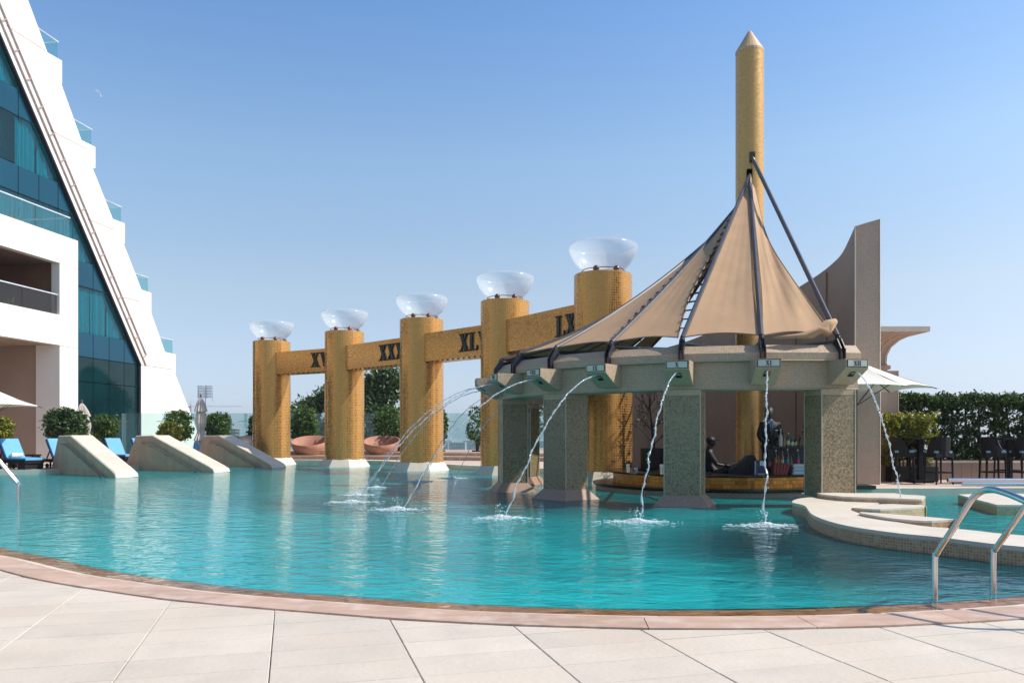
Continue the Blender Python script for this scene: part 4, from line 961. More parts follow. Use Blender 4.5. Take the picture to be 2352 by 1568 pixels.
# ================================================================ UMBRELLAS
def open_umbrella(label, c, r=1.65, apex=3.0, eave=2.33, rot=2.):
    t = thing('parasol', label, 'umbrella', (c[0], c[1], .15)); x, y = c
    MB().tube([(x, y, .15), (x, y, apex)], .03, 8).build('pole', 'umbrella_pole', t)
    mb = MB(); N = 6; K = 6
    for k in range(N):
        a0, a1 = R(rot+60*k), R(rot+60*(k+1)); g = []
        for i in range(K+1):
            f = i/K; row = []
            for j in range(K+1):
                s = j/K; pa = V(math.cos(a0), math.sin(a0), 0)*r*f; pb = V(math.cos(a1), math.sin(a1), 0)*r*f; p = pa.lerp(pb, s)
                z = apex-(apex-eave)*f-.10*4*s*(1-s)*f*(1-f)*1.2-.04*math.sin(math.pi*f)+.05*4*s*(1-s)*f**3
                row.append(V(x+p.x*(1-.05*4*s*(1-s)*f), y+p.y*(1-.05*4*s*(1-s)*f), z))
            g.append(row)
        for i in range(K):
            for j in range(K): mb.add([g[i][j], g[i][j+1], g[i+1][j+1], g[i+1][j]], [(0, 1, 2, 3)])
    mb.build('canopy', 'umbrella_cloth', t, smooth=True)
    for k in range(N):
        a = R(rot+60*k); e = V(x+math.cos(a)*r*.97, y+math.sin(a)*r*.97, eave-.0)
        MB().tube([V(x, y, apex-.08), e], .014, 5).tube([V(x, y, eave-.35), V(x, y, apex-.1).lerp(e, .55)], .01, 4).build('rib', 'umbrella_pole', t)
    MB().sphere((x, y, apex+.03), .05).build('finial', 'umbrella_pole', t)
    MB().box((x, y, .19), (.6, .6, .08)).build('foot', 'planter_black', t)
    return t
open_umbrella('open cream parasol at the right, in front of the cornice building', (7.5, 17.55), 1.62, 2.93, 2.295, rot=-20.)
open_umbrella('open cream parasol cut by the left picture edge', (-17.9, 27.6), 1.75, 2.95, 2.30, rot=-6)
def closed_umbrella(label, x, y, top, tilt=0.):
    t = thing('closed_parasol', label, 'umbrella', (x, y, .15)); mb = MB(); seg = 28
    prof = [(.035, 0), (.10, .10), (.17, .32), (.225, .55), (.15, .60), (.18, .80), (.19, 1.0), (.12, 1.28), (.14, 1.45), (.24, 1.72), (.10, 1.86), (.03, 1.98)]
    vs = []; 
    for i, (r, dz) in enumerate(prof):
        for j in range(seg):
            a = 2*math.pi*j/seg; f = 1+.32*(1 if j % 2 else -1)*(.4+.6*min(1, r/.15))*(.8+.2*math.sin(j*2.1)); 
            vs.append((x+tilt*dz+r*f*math.cos(a), y+r*f*math.sin(a), top-.08-dz*((top-.15)/2.65)))
    mb.add(vs, [[i*seg+j, i*seg+(j+1) % seg, (i+1)*seg+(j+1) % seg, (i+1)*seg+j] for i in range(len(prof)-1) for j in range(seg)])
    mb.build('folded_cloth', 'umbrella_folded', t)
    MB().tube([(x+tilt*2.3, y, .15), (x, y, top)], .028, 8).build('pole', 'umbrella_pole', t)
    MB().lathe([(0, 0), (.04, 0), (.05, .05), (.02, .09), (0, .1)], 8, (x, y, top-.03)).build('finial', 'umbrella_pole', t)
    MB().box((x+tilt*2.3, y, .19), (.5, .5, .08)).build('foot', 'planter_black', t)
closed_umbrella('folded grey parasol in front of the glass fence, left of the round shrub', LX(461, 36), 36., 3.08)
closed_umbrella('folded parasol leaning beside the dark round shrub and blue glazing', LX(188, 34.5), 34.5, 2.76, .14)

# ================================================================ CLIPPED SHRUBS (left deck, by the fence)
def shrub(label, x, y, zc, rx, rz_, matn, n=2600, box=.6, size=.13, group='clipped shrubs along the left deck', pot=True):
    t = thing('shrub', label, 'shrub', (x, y, .15), group=group)
    z0 = .15
    def smp():
        while True:
            p = rng.uniform(-1, 1, 3)
            k = (abs(p[0])**2.6+abs(p[1])**2.6+abs(p[2])**2.6)
            if k < 1 and k > .28: return (p[0]*rx, p[1]*rx*.9, zc-z0+p[2]*rz_)
    pts = clumps(n//14, 14, smp, rx*.11)
    core = np.array([smp() for _ in range(n//4)])
    leaves(np.concatenate([pts, core*np.array([.8, .8, .92])+np.array([0, 0, (zc-z0)*.08])]), size, matn=matn, parent=t, name='foliage')
    mb = MB(); b = V(x, y, z0)
    for k in range(4):
        a = k*1.7; mb.tube([b+V(.03*math.cos(a), .03*math.sin(a), .1), b+V(.08*math.cos(a), .08*math.sin(a), (zc-z0)*.6), b+V(rx*.5*math.cos(a), rx*.5*math.sin(a), zc-z0+.2*rz_)], [.035, .028, .01], 5)
    mb.build('stems', 'bark', t)
    if pot: MB().lathe([(0, .15), (rx*.42, .15), (rx*.5, .15+.42), (rx*.44, .15+.42), (rx*.42, .53), (0, .53)], 16, (x, y, 0)).build('pot', 'planter_black', t)
    return t
def SH(x0, x1, y0, y1, d): 
    zc = EYE+(1000-(y0+y1)/2)/FX*d; return LX((x0+x1)/2, d), d, zc, (x1-x0)/2/FX*d, (y1-y0)/2/FX*d
x, y, zc, rx, rz_ = SH(110, 192, 941, 1012, 31.5); shrub('large dark round shrub left of the first ramp wall', x, y, zc, rx, rz_, 'leaf_dark', 3800, size=.15)
x, y, zc, rx, rz_ = SH(214, 268, 950, 1012, 35.5); shrub('small olive shrub in front of the blue glazing', x, y, zc, rx, rz_, 'leaf_mid', 2200)
x, y, zc, rx, rz_ = SH(-24, 26, 958, 1020, 31); shrub('yellow-green round shrub at the left picture edge', x, y, zc, rx, rz_, 'leaf_yellow', 2400)
x, y, zc, rx, rz_ = SH(378, 440, 942, 1012, 38.5); shrub('taller green shrub against the end of the white wall', x, y, zc, rx, rz_, 'leaf_mid', 2600)
x, y, zc, rx, rz_ = SH(366, 415, 968, 1014, 37.6); shrub('low yellowish shrub in front of the taller one by the white wall', x, y, zc, rx, rz_, 'leaf_yellow', 1800)
x, y, zc, rx, rz_ = SH(473, 527, 948, 1010, 38.5); shrub('round dark green shrub right of the folded parasol', x, y, zc, rx, rz_, 'leaf_mid', 2600)
x, y, zc, rx, rz_ = SH(569, 604, 949, 1012, 41.5); shrub('narrow shrub hidden mostly by the leftmost gold column', x, y, zc, rx, rz_, 'leaf_dark', 1500)
x, y, zc, rx, rz_ = SH(670, 728, 938, 1022, 41.5); shrub('bushy shrub behind the left terracotta daybed', x, y, zc, rx, rz_, 'leaf_mid', 3000, size=.15)
x, y, zc, rx, rz_ = SH(860, 930, 938, 1022, 41.5); shrub('bushy shrub behind the right terracotta daybed', x, y, zc, rx, rz_, 'leaf_mid', 3000, size=.15)
x, y, zc, rx, rz_ = SH(1004, 1029, 938, 1010, 40); shrub('slim shrub just right of the third gold column', x, y, zc, rx, rz_, 'leaf_grey', 1300)
x, y, zc, rx, rz_ = SH(1071, 1122, 932, 1022, 40); shrub('loose shrub left of the fourth gold column in a black pot', x, y, zc, rx, rz_, 'leaf_mid', 1300)

# ================================================================ RAISED TERRACE STEPS, DAYBEDS, GLASS FENCE
for lb, y0, z0, z1 in (('lower brown stone step behind the gold columns', 38.9, .15, .34), ('upper brown stone terrace carrying the round daybeds', 39.6, .34, .50)):
    sx = -12.2 if z0 < .2 else -12.5
    tag(MB().prism([(sx, y0+.25), (-7, y0), (2, y0-3.3), (2, 46), (sx, 46)], z0-.1, z1-.04).build('terrace_step', 'coping'), kind='structure', label=lb)
    tag(MB().prism([(sx, y0+.21), (-7, y0-.04), (2.04, y0-3.34), (2.04, 46), (sx, 46)], z1-.04, z1).build('terrace_step', 'pale_stone' if z0 < .2 else 'coping'), kind='structure', label=lb+', top')
def daybed(label, x, y, z, m='daybed', rz=0., r=.88):
    t = thing('daybed', label, 'daybed', (x, y, z), rz, group='round bowl-shaped daybeds')
    seg = 40; vs = []; prof = [(0.62, 0), (.80, .22), (.92, .48)]
    for i, (rr, zz) in enumerate(prof+[(.86, .48), (.76, .24)]):
        for j in range(seg):
            a = 2*math.pi*j/seg; hi = .5+.5*math.sin(a); k = zz/.48
            vs.append((rr*math.cos(a), rr*math.sin(a), zz+(.50*hi-.03)*k*k))
    MB().add(vs, [[i*seg+j, i*seg+(j+1) % seg, (i+1)*seg+(j+1) % seg, (i+1)*seg+j] for i in range(4) for j in range(seg)]).build('shell', m, t, smooth=True, world=False)
    MB().lathe([(0, .16), (.72, .16), (.80, .22), (.80, .33), (.74, .37), (0, .38)], 30).build('cushion', 'daybed_cushion' if m == 'daybed' else 'daybed_dark', t, smooth='auto', world=False)
    return t
daybed('terracotta daybed between the first and second gold columns', LX(711, 40), 40, .36)
daybed('terracotta daybed between the second and third gold columns', LX(876, 40), 40, .36)
daybed('dark hooded daybed peeping out left of the leftmost gold column', LX(585, 39.7), 39.7, .36, 'daybed_dark', .5)
daybed('dark daybed between the left terracotta daybed and the second column', LX(766, 41.6), 41.6, .36, 'daybed_dark', -.5)
daybed('dark daybed hidden mostly by the third gold column', LX(945, 41.4), 41.4, .36, 'daybed_dark', -.5)
fence = thing('glass_fence', 'tall frameless glass fence along the far edge of the terrace', 'glass fence', (-8, 45.5, .15))
xx = -22.
while xx < 4:
    MB().box((xx+1.15, 45.5+.03*math.sin(xx), 1.36), (2.22, .03, 2.42)).build('pane', 'fence_glass', fence)
    MB().box((xx-.02, 45.7, 1.3), (.03, .5, 2.5)).build('glass_fin', 'fence_glass', fence)
    MB().tube([(xx-.35, 45.46, 2.10), (xx+.35, 45.46, 2.10)], .018, 5).build('clamp', 'brushed', fence); xx += 2.3
MB().box((-9, 45.5, .22), (27, .12, .14)).build('base_channel', 'black_steel', fence)

# ================================================================ TREES BEYOND THE FENCE
def tree(label, x, y, zb, cz, rx, rz_, n, matn, size=.30, lobes=7, group='trees beyond the glass fence', lean=0.):
    t = thing('tree', label, 'tree', (x, y, zb), group=group)
    cs = []
    for k in range(lobes):
        a = k*2.4; rr = rx*.55*math.sqrt((k+.5)/lobes); zz = rz_*(-.75+1.55*((k*0.618) % 1))
        sc = 1-.62*max(0, zz/rz_); cs.append((rr*sc*math.cos(a)+lean*zz, rr*sc*math.sin(a), zz, rx*(.42+.15*random.random())*sc))
    def smp():
        c = cs[rng.integers(len(cs))]; d = rng.normal(size=3); d /= np.linalg.norm(d)
        r = c[3]*(.55+.45*rng.random()); return (c[0]+d[0]*r, c[1]+d[1]*r, cz-zb+c[2]+d[2]*r*.75)
    leaves(clumps(n//16, 16, smp, rx*.085), size, matn=matn, parent=t, name='crown', droop=.3)
    mb = MB(); b = V(x, y, zb); mb.tube([b, b+V(.1, 0, (cz-zb)*.5), b+V(0, .05, cz-zb+rz_*.5)], [.24, .17, .05], 8)
    mb.build('trunk', 'bark', t, smooth='auto')
    mb = MB()
    for c in cs: mb.tube([b+V(0, 0, (cz-zb)*.55), b+V(c[0]*.5, c[1]*.5, (cz-zb)+c[2]*.5-.2), b+V(c[0], c[1], cz-zb+c[2])], [.09, .06, .02], 5)
    mb.build('limb', 'bark', t)
tree('pale feathery tree rising above the left terracotta daybed', LX(722, 50), 50, .1, 2.6, 1.9, 1.9, 7000, 'leaf_grey', .26, 11, lean=.3)
tree('tall dark green tree between the second and third gold columns', LX(866, 50), 50, .1, 2.75, 2.9, 2.75, 26000, 'leaf_dark', .28, 26, lean=-.12)
tree('low dark tree beyond the fence behind the second gold column', LX(800, 52), 52, .1, 2.0, 1.8, 1.5, 6000, 'leaf_dark', .28)

tree('broad dark tree standing beyond the terrace, hidden behind the fourth gold column', .3, 69, -2, 4.6, 2.6, 3.6, 9000, 'leaf_dark', .45, 20)
tree('broad dark tree beyond the terrace, hidden behind the canopy', 6.5, 75, -2, 4.2, 4.2, 3.6, 10000, 'leaf_dark', .5, 20)
# ================================================================ FAR THINGS
# stadium floodlight mast
md = 260.; mx = LX(472, md); Zm = lambda y: EYE+(1000-y)/FX*md; px = md/FX
mast = thing('floodlight_mast', 'tall stadium floodlight mast beyond the fence, left of the gold columns', 'floodlight', (mx, md, -12))
MB().tube([(mx, md, -12), (mx, md, Zm(884))], [.7*px*1.6, .9*px], 8).build('mast', 'mast_grey', mast)
for r in range(8):
    for s in (-1, 1):
        z = Zm(887+r*3.6); MB().box((mx+s*9.6*px, md-.5, z), (13.5*px, .6, 1.7*px)).build('lamp_row', 'mast_grey', mast)
for a in (-16.3, -3, 3, 16.3): MB().box((mx+a*px, md, Zm(900)), (.5*px, .4, 29*px)).build('frame_post', 'mast_grey', mast)
MB().box((mx+16.5*px, md, Zm(917)), (.5*px, .4, 10*px)).build('cable', 'mast_grey', mast)
# tower crane
cd = 620.; cx_ = LX(438, cd); px = cd/FX; Zc = lambda y: EYE+(1000-y)/FX*cd
crane = thing('tower_crane', 'pale red tower crane in the haze right of the white wall', 'crane', (cx_, cd, -12))
MB().box((cx_, cd, (Zc(932)-12)/2), (2.4*px, 1, Zc(932)+12)).build('mast', 'crane_paint', crane)
MB().box((cx_+57*px, cd, Zc(933)), (122*px, .8, .9*px)).build('jib', 'crane_paint', crane)
MB().box((cx_-3*px, cd, Zc(935)), (5*px, 1, 3*px)).build('counterweight', 'crane_paint', crane)
MB().add([(cx_-1*px, cd, Zc(932)), (cx_+1*px, cd, Zc(932)), (cx_, cd, Zc(923))], [(0, 1, 2)]).bar(V(cx_, cd, Zc(923)), V(cx_+50*px, cd, Zc(932)), .3*px).bar(V(cx_, cd, Zc(923)), V(cx_-5*px, cd, Zc(933)), .3*px).build('top', 'crane_paint', crane)
# building under construction
bd = 330.; px = bd/FX; Zb = lambda y: EYE+(1000-y)/FX*bd
cbld = thing('unfinished_building', 'concrete building under construction seen through the glass fence', 'building', (LX(540, bd), bd, -12))
for k, y in enumerate(range(984, 1050, 7)):
    MB().box((LX(537, bd), bd, Zb(y)), (34*px if k else 22*px, 14, 1.2*px)).build('floor_slab', 'far_building', cbld)
    for a in (-13, -7, -1, 5, 11): MB().box((LX(537+a, bd), bd-2, Zb(y+3.5)), (1.2*px, 1.2*px, 6*px)).build('column', 'far_concrete', cbld)
MB().box((LX(531, bd), bd+3, (Zb(968)-12)/2), (12*px, 10, Zb(968)+12)).build('core', 'far_concrete', cbld)
for y in (962, 966, 971, 976): MB().box((LX(525, bd), bd, Zb(y)), (12*px, 8, .8*px)).build('floor_slab', 'far_building', cbld)
k = 0
for x, yt, wd, d in ((482, 1012, 30, 800), (548, 1016, 40, 900), (570, 1012, 18, 700), (655, 1010, 50, 900), (1052, 1015, 36, 600), (1078, 1011, 26, 700), (1100, 1014, 24, 640), (1030, 1012, 20, 800), (990, 1013, 40, 850), (905, 1012, 40, 900), (1240, 1012, 60, 900)):
    px = d/FX; z = EYE+(1000-yt)/FX*d; k += 1
    lab = ['low pale block in the haze behind the folded parasol', 'long low pale block beyond the construction site', 'small pale block left of the first gold column', 'pale block seen right of the first gold column', 'grey block through the fence right of the third gold column',
           'taller pale block through the fence left of the fourth column', 'pale block beside the fourth gold column in the haze', 'small far block right of the third column', 'far block behind the third gold column', 'far block behind the dark tree', 'far block behind the pavilion piers'][k-1]
    t = thing('far_building', lab, 'building', (LX(x, d), d, -12), group='low hazy buildings on the horizon')
    MB().box((LX(x, d), d, (z-12)/2), (wd*px, 20, z+12)).build('wall', 'far_building', t)
    for j in range(3): MB().box((LX(x, d), d-10.1, z-1.5-2.6*j), (wd*px*.9, .3, 1.0)).build('window_band', 'far_concrete', t)

# ================================================================ RIGHT TERRACE: planter wall, hedge, stools
pl = thing('planter_wall', 'low beige panelled planter wall under the hedge on the right', 'planter', (12, 20.9, .15))
MB().box((14, 21.6, .38), (9.2, 1.35, .50)).build('core', 'shade_stone', pl)
xx = 9.55
while xx < 18.4:
    MB().box((xx+.131, 20.91, .375), (.256, .03, .45)).build('panel', 'shade_stone', pl); xx += .264
MB().box((14, 20.93, .62), (9.3, .12, .045)).build('coping', 'pale_stone', pl)
MB().box((14, 21.6, .64), (9.1, 1.2, .04)).build('soil', 'soil', pl)
hedge = thing('hedge', 'long clipped green hedge with dark trunks above the planter wall', 'hedge', (14, 21.6, .66))
def hs():
    while True:
        p = (rng.uniform(-4.4, 4.6), rng.uniform(-.33, .33), rng.uniform(.12, 1.72)); 
        z = p[2]
        dens = 1 if z > 1.38 else .50+.28*math.sin(p[0]*7.2)*math.sin(p[0]*2.3+1)
        if z < .3: dens = .5
        if rng.random() < dens: return (p[0], p[1]*(1 if z > 1.3 else .8), z)
leaves(clumps(2500, 17, hs, .055), .095, matn='leaf_dark', parent=hedge, name='foliage')
def hl(): return (rng.uniform(-4.4, 4.6), rng.uniform(-.36, .3), rng.uniform(0, .24))
leaves(clumps(420, 14, hl, .05), .09, matn='leaf_dark', parent=hedge, name='low_foliage')
def ht():
    x = rng.uniform(-4.4, 4.6); return (x, rng.uniform(-.36, .36), 1.62+.06*math.sin(x*3.1)+rng.uniform(-.07, .06))
leaves(clumps(620, 14, ht, .045), .085, matn='leaf_mid', parent=hedge, name='top_foliage')
xx = 9.75
while xx < 18.4:
    x = xx+random.uniform(-.06, .06); MB().tube([(x, 21.6, .6), (x+random.uniform(-.05, .05), 21.6, 1.3), (x+random.uniform(-.08, .08), 21.62, 2.15)], [.042, .036, .018], 6).build('trunk', 'bark_dark', hedge); xx += .40
pb = thing('planter_box', 'long black planter box with a yellow-green clipped shrub beside the bar stools', 'planter', (9.95, 20.1, .15))
MB().box((10.0, 20.15, .34), (1.12, .42, .38)).build('box', 'planter_black', pb)
MB().box((10.0, 20.15, .50), (1.06, .38, .05)).build('soil', 'soil', pb)
sh = thing('yellow_shrub', 'yellow-green clipped shrub growing out of the black planter box', 'shrub', (10.0, 20.25, .53))
def ys():
    x = rng.uniform(-.68, .60); z = rng.uniform(.02, 1.30)
    if z < .62 and x > -.3 and rng.random() < .75: return ys()
    if z < .62 and rng.random() < .4: return ys()
    return (x, rng.uniform(-.2, .2), z)
leaves(clumps(300, 12, ys, .05), .085, matn='leaf_yellow', parent=sh, name='foliage')
mb = MB()
for k in range(11):
    x = 9.45+.1*k; mb.tube([(x, 20.25, .5), (x+random.uniform(-.1, .1), 20.25, 1.0), (x+random.uniform(-.15, .15), 20.25, 1.6)], [.014, .011, .005], 4)
mb.build('stems', 'bark', sh)
def make_stool():
    t = thing('bar_stool', 'x', 'bar stool', group='dark wicker bar stools on the right terrace')
    for a, b in ((-.2, -.2), (.2, -.2), (-.2, .2), (.2, .2)):
        MB().tube([V(a*1.08, b*1.08, 0), V(a, b, .66)], [.022, .03], 4).build('leg', 'wicker', t, world=False)
    for a, b in (((-.2, -.2), (.2, -.2)), ((.2, -.2), (.2, .2)), ((.2, .2), (-.2, .2)), ((-.2, .2), (-.2, -.2))):
        MB().bar(V(a[0]*1.04, a[1]*1.04, .28), V(b[0]*1.04, b[1]*1.04, .28), .025, .03).build('stretcher', 'wicker', t, world=False)
    MB().box((0, 0, .69), (.46, .46, .10)).build('seat', 'wicker', t, world=False)
    MB().box((0, -.01, .765), (.42, .42, .05)).build('cushion', 'cushion', t, world=False)
    mb = MB(); n = 10; vs = []
    for k in range(n+1):
        a = R(-25+230*k/n); x = .245*math.cos(a); y = .245*math.sin(a)*1.0
        h = .80+.32*min(1, max(0, math.sin(a)+.35)/.7) if True else 0
        vs += [(x, y, .66), (x*1.05, y*1.05, h), (x*.9, y*.9, .66), (x*.95, y*.95, h)]
    for k in range(n):
        a = 4*k; b = a+4; mb.add([vs[i] for i in (a, b, b+1, a+1)], [(0, 1, 2, 3)]); mb.add([vs[i] for i in (a+2, a+3, b+3, b+2)], [(0, 1, 2, 3)]); mb.add([vs[i] for i in (a+1, b+1, b+3, a+3)], [(0, 1, 2, 3)])
    mb.build('backrest', 'wicker', t, world=False, smooth='auto')
    return t
stool = make_stool()      # backrest on its +y side
SL = [((LX(2156, 19.1), 19.1), R(180+8), 'bar stool with its tall back to the pool, right of the first high table'), ((LX(2073, 19.6), 19.6), R(75), 'bar stool seen from the side, left of the first high table'),
      ((LX(2096, 20.3), 20.35), R(0), 'bar stool behind the first high table, facing the pool'), ((LX(2280, 19.3), 19.3), R(80), 'bar stool seen from the side, left of the second high table'),
      ((LX(2352, 19.2), 19.2), R(185), 'bar stool cut by the right picture edge, back to the pool'), ((LX(2318, 20.2), 20.25), R(5), 'bar stool behind the second high table')]
for i, ((x, y), rz, lb) in enumerate(SL):
    if i == 0: stool.location = (x, y, .15); stool.rotation_euler = (0, 0, rz); stool['label'] = lb
    else: dup(stool, (x, y, .15), rz, lb)
for x, y, lb in ((LX(2113, 19.75), 19.75, 'first high square black table, beside the planter box'), (LX(2318, 19.65), 19.65, 'second high square black table near the right edge')):
    t = thing('high_table', lb, 'table', (x, y, .15), group='high black bar tables')
    MB().box((x, y, 1.22), (.68, .68, .045)).build('table_top', 'wicker', t)
    MB().box((x, y, .70), (.11, .11, 1.0)).build('pedestal', 'wicker', t); MB().box((x, y, .18), (.46, .46, .06)).build('foot', 'wicker', t)

# ================================================================ THINGS ON THE BAR
def P3(x, y, d): return (LX(x, d), d, EYE+(1000-y)/FX*d)
shf = thing('bottle_shelf', 'black two-tier bottle shelf standing inside the round bar', 'shelf', (6.0, 17.95, .12))
sx0, sx1 = LX(1772, 17.95), LX(1872, 17.95); sm = (sx0+sx1)/2; sw = sx1-sx0
MB().box((sm, 18.05, .55), (sw, .30, .10)).build('lower_tier', 'dark_shelf', shf)
MB().box((sm+.05, 18.28, 1.035), (sw*.9, .22, .04)).build('upper_tier', 'dark_shelf', shf)
MB().box((sm+.05, 18.40, .62), (sw*.98, .03, .92)).build('back_board', 'dark_shelf', shf)
MB().box((sm, 18.1, .31), (sw*.95, .26, .38)).build('cabinet', 'dark_shelf', shf)
def bottle(label, x, y, z, h, r, m, lab=None, cap=None, neck=.34):
    t = thing('bottle', label, 'bottle', (x, y, z), group='bottles standing in the round bar')
    hb = h*(1-neck)
    MB().lathe([(0, 0), (r, 0), (r, hb*.82), (r*.85, hb*.93), (r*.36, hb+.02), (r*.34, h*.96), (r*.42, h*.97), (r*.42, h), (0, h)], 12, (x, y, z)).build('glass', m, t, smooth='auto')
    if lab: MB().lathe([(r+.0015, hb*.18), (r+.0015, hb*.66)], 12, (x, y, z)).build('label', lab, t)
    if cap: MB().lathe([(r*.45, h*.90), (r*.45, h+.004), (0, h+.004)], 10, (x, y, z)).build('cap', cap, t)
zu = 1.056
for x, h, r, m, lb, cp, txt in ((1793, .40, .042, 'bottle_clear', None, 'plate', 'tallest frosted clear bottle, upper shelf left end'), (1801, .32, .034, 'bottle_amber', None, None, 'slim amber bottle beside the frosted one'), (1810, .31, .038, 'bottle_green', 'label_cream', 'plate', 'green bottle with a cream label on the upper shelf'),
                               (1819, .23, .042, 'bottle_blue', 'label_cream', None, 'squat bluish bottle on the upper shelf'), (1827, .22, .034, 'bottle_dark', 'label_lime', 'cap_red', 'dark bottle with a red cap on the upper shelf'), (1838, .27, .034, 'bottle_dark', None, None, 'plain dark bottle at the right of the upper shelf')):
    bottle(txt, LX(x, 18.28), 18.28, zu, h, r, m, lb, cp)
zl = .602
for x, h, r, m, lb, cp, txt in ((1767.5, .20, .03, 'bottle_dark', 'label_pink', None, 'small dark bottle at the left of the lower shelf'), (1782, .38, .033, 'bottle_dark', 'label_orange', 'plate', 'dark bottle with an orange striped label'), (1788.5, .26, .030, 'bottle_amber', 'label_orange', None, 'amber bottle right of the orange-labelled one'),
                               (1797, .36, .038, 'bottle_amber', 'label_cream', None, 'square-shouldered amber bottle with a cream label'), (1809, .40, .035, 'bottle_dark', 'label_cyan', 'plate', 'tall dark bottle with a small cyan label'), (1817, .24, .030, 'bottle_amber', 'label_orange', None, 'small bottle with a bright orange label'), (1832, .39, .036, 'bottle_dark', 'label_pink', 'plate', 'dark bottle with a pink label')):
    bottle(txt, LX(x, 17.99), 17.99, zl, h, r, m, lb, cp)
bx, by = LX(1858.5, 17.55), 17.55
t = thing('large_bottle', 'large silvery display bottle on the bar counter by the right pier', 'bottle', (bx, by, .45))
MB().lathe([(0, 0), (.112, 0), (.115, .05), (.115, .26), (.09, .36), (.045, .50), (.034, .58), (.034, .62), (.04, .63), (.04, .655), (0, .66)], 24, (bx, by, .447)).build('glass', 'bottle_silver', t, smooth='auto')
MB().lathe([(.117, .10), (.117, .17)], 8, (bx, by, .447), a0=R(235), a1=R(290)).build('label', 'label_lime', t)
x, y = LX(1743, 17.6), 17.6; t = thing('napkin_box', 'dark blue and grey box with a paper slip on the bar counter', 'box', (x, y, .447))
MB().box((x, y, .447+.155), (.25, .22, .31)).build('body', 'navy_plastic', t); MB().box((x-.11, y-.112, .60), (.03, .01, .30)).build('grey_edge', 'grey_plastic', t); MB().box((x+.04, y-.112, .70), (.11, .01, .10)).build('paper_slip', 'paper', t); MB().box((x+.02, y-.112, .465), (.16, .01, .03)).build('grey_foot', 'grey_plastic', t)
for k in range(11): MB().sphere((x-.07, y-.114, .475+.022*k), .0045, 5, 4).build('light_dot', 'paper', t)
for k in range(5):
    x = LX(1778+7*k, 17.6); t = single('menu_folder', MB().box(None, None, M4=Matrix.Translation((x, 17.62, .447+.125)) @ Matrix.Rotation(R(8+2*k), 4, 'Y') @ Matrix.Diagonal((.055, .2, .25, 1))), 'leather_red',
           ['red leather folder leaning leftmost in the row', 'second red leather folder from the left', 'middle red leather folder', 'fourth red leather folder from the left', 'rightmost red leather folder beside the magazines'][k], 'folder', (x, 17.62, .45), group='red leather folders on the counter')
for k in range(9):
    x = LX(1832+random.uniform(-1.5, 1.5), 17.6); single('magazine', MB().box((x, 17.6, .447+.013+.026*k), (.27-.01*(k % 3), .2, .022), random.uniform(-.12, .12)), 'paper' if k % 3 else 'grey_plastic',
           'magazine number place %s of the untidy stack on the counter' % ['lowest', 'second lowest', 'third from below', 'fourth from below', 'in the middle', 'fourth from above', 'third from above', 'second from above', 'topmost'][k], 'magazine', (x, 17.6, .447+.026*k), group='stack of magazines on the bar counter')
for x, y, z, h, lb in ((1443, 18.6, .447, .20, 'single steel tumbler at the left end of the counter'), (1520, 17.75, .447, .22, 'steel tumbler on the counter left of the big pier'), (1531, 17.8, .447, .21, 'steel tumbler half hidden by the big pier'), (1461, 18.9, .447, .10, 'small short steel cup behind the first tumbler')):
    xx = LX(x, y); single('tumbler', MB().lathe([(0, 0), (.036, 0), (.048, h), (.044, h), (.034, .01)], 16, (xx, y, z)), 'tumbler', lb, 'tumbler', (xx, y, z), group='steel tumblers on the bar counter', smooth='auto')
# flowers
x, y, z = LX(1866, 18.2), 18.2, 1.05
t = thing('flower_vase', 'vase of dark dried flowers behind the right pier', 'flowers', (x, y, z))
MB().lathe([(0, 0), (.06, 0), (.09, .12), (.05, .2), (.06, .22)], 12, (x, y, z)).build('vase', 'bottle_dark', t)
leaves(clumps(28, 9, lambda: (rng.uniform(-.14, .12), rng.uniform(-.1, .1), rng.uniform(.22, .62)), .03), .07, matn='leaf_black', parent=t, name='flowers')
mb = MB()
for k in range(8): mb.tube([(x, y, z+.1), (x+random.uniform(-.2, .15), y, z+random.uniform(.4, .75))], .004, 3)
mb.build('stems', 'bark_dark', t)
# potted tree behind the bar
x, y = LX(1501, 22.2), 22.2; zp = 1.02-.05
t = thing('potted_tree', 'bare dark little tree in a black tub beside the rightmost gold column', 'potted tree', (x, y, .15))
MB().lathe([(0, .15), (.34, .15), (.37, .95), (.33, .95), (.33, .90), (0, .90)], 24, (x, y, 0)).build('tub', 'planter_black', t, smooth='auto')
mb = MB(); tips = []
def branch(p, d, l, r, dep):
    q = p+d*l; mid = p.lerp(q, .5)+V(random.uniform(-.03, .03), random.uniform(-.03, .03), 0)*l*2
    mb.tube([p, mid, q], [r, r*.8, r*.6], 5, False); tips.append(q)
    if dep == 0: return
    for k in range(3 if dep > 1 else 2):
        nd = (d+V(random.uniform(-.8, .8), random.uniform(-.8, .8), random.uniform(.0, .5))).normalized(); branch(mid.lerp(q, random.random()), nd, l*random.uniform(.55, .8), r*.55, dep-1)
base = V(x, y, .9)
mb.tube([base, base+V(-.03, 0, .6), base+V(-.10, 0, 1.2), base+V(-.12, 0, 1.75)], [.05, .036, .022, .008], 7)
for k in range(13):
    h = .12+.11*k; p = base+V(-.03-.05*h, 0, h); a = k*2.4; branch(p, V(math.cos(a)*.85, math.sin(a)*.85, .8).normalized(), .42-.012*k, .014, 3)
mb.build('branches', 'bark_dark', t)
tp = np.array([[q.x-x, q.y-y, q.z-.15] for q in tips]); sel = tp[rng.random(len(tp)) < np.where(tp[:, 2] < 1.6, .62, .16)]
leaves(np.concatenate([sel, sel+rng.normal(size=sel.shape)*.03]), .075, matn='leaf_black', parent=t, name='foliage')

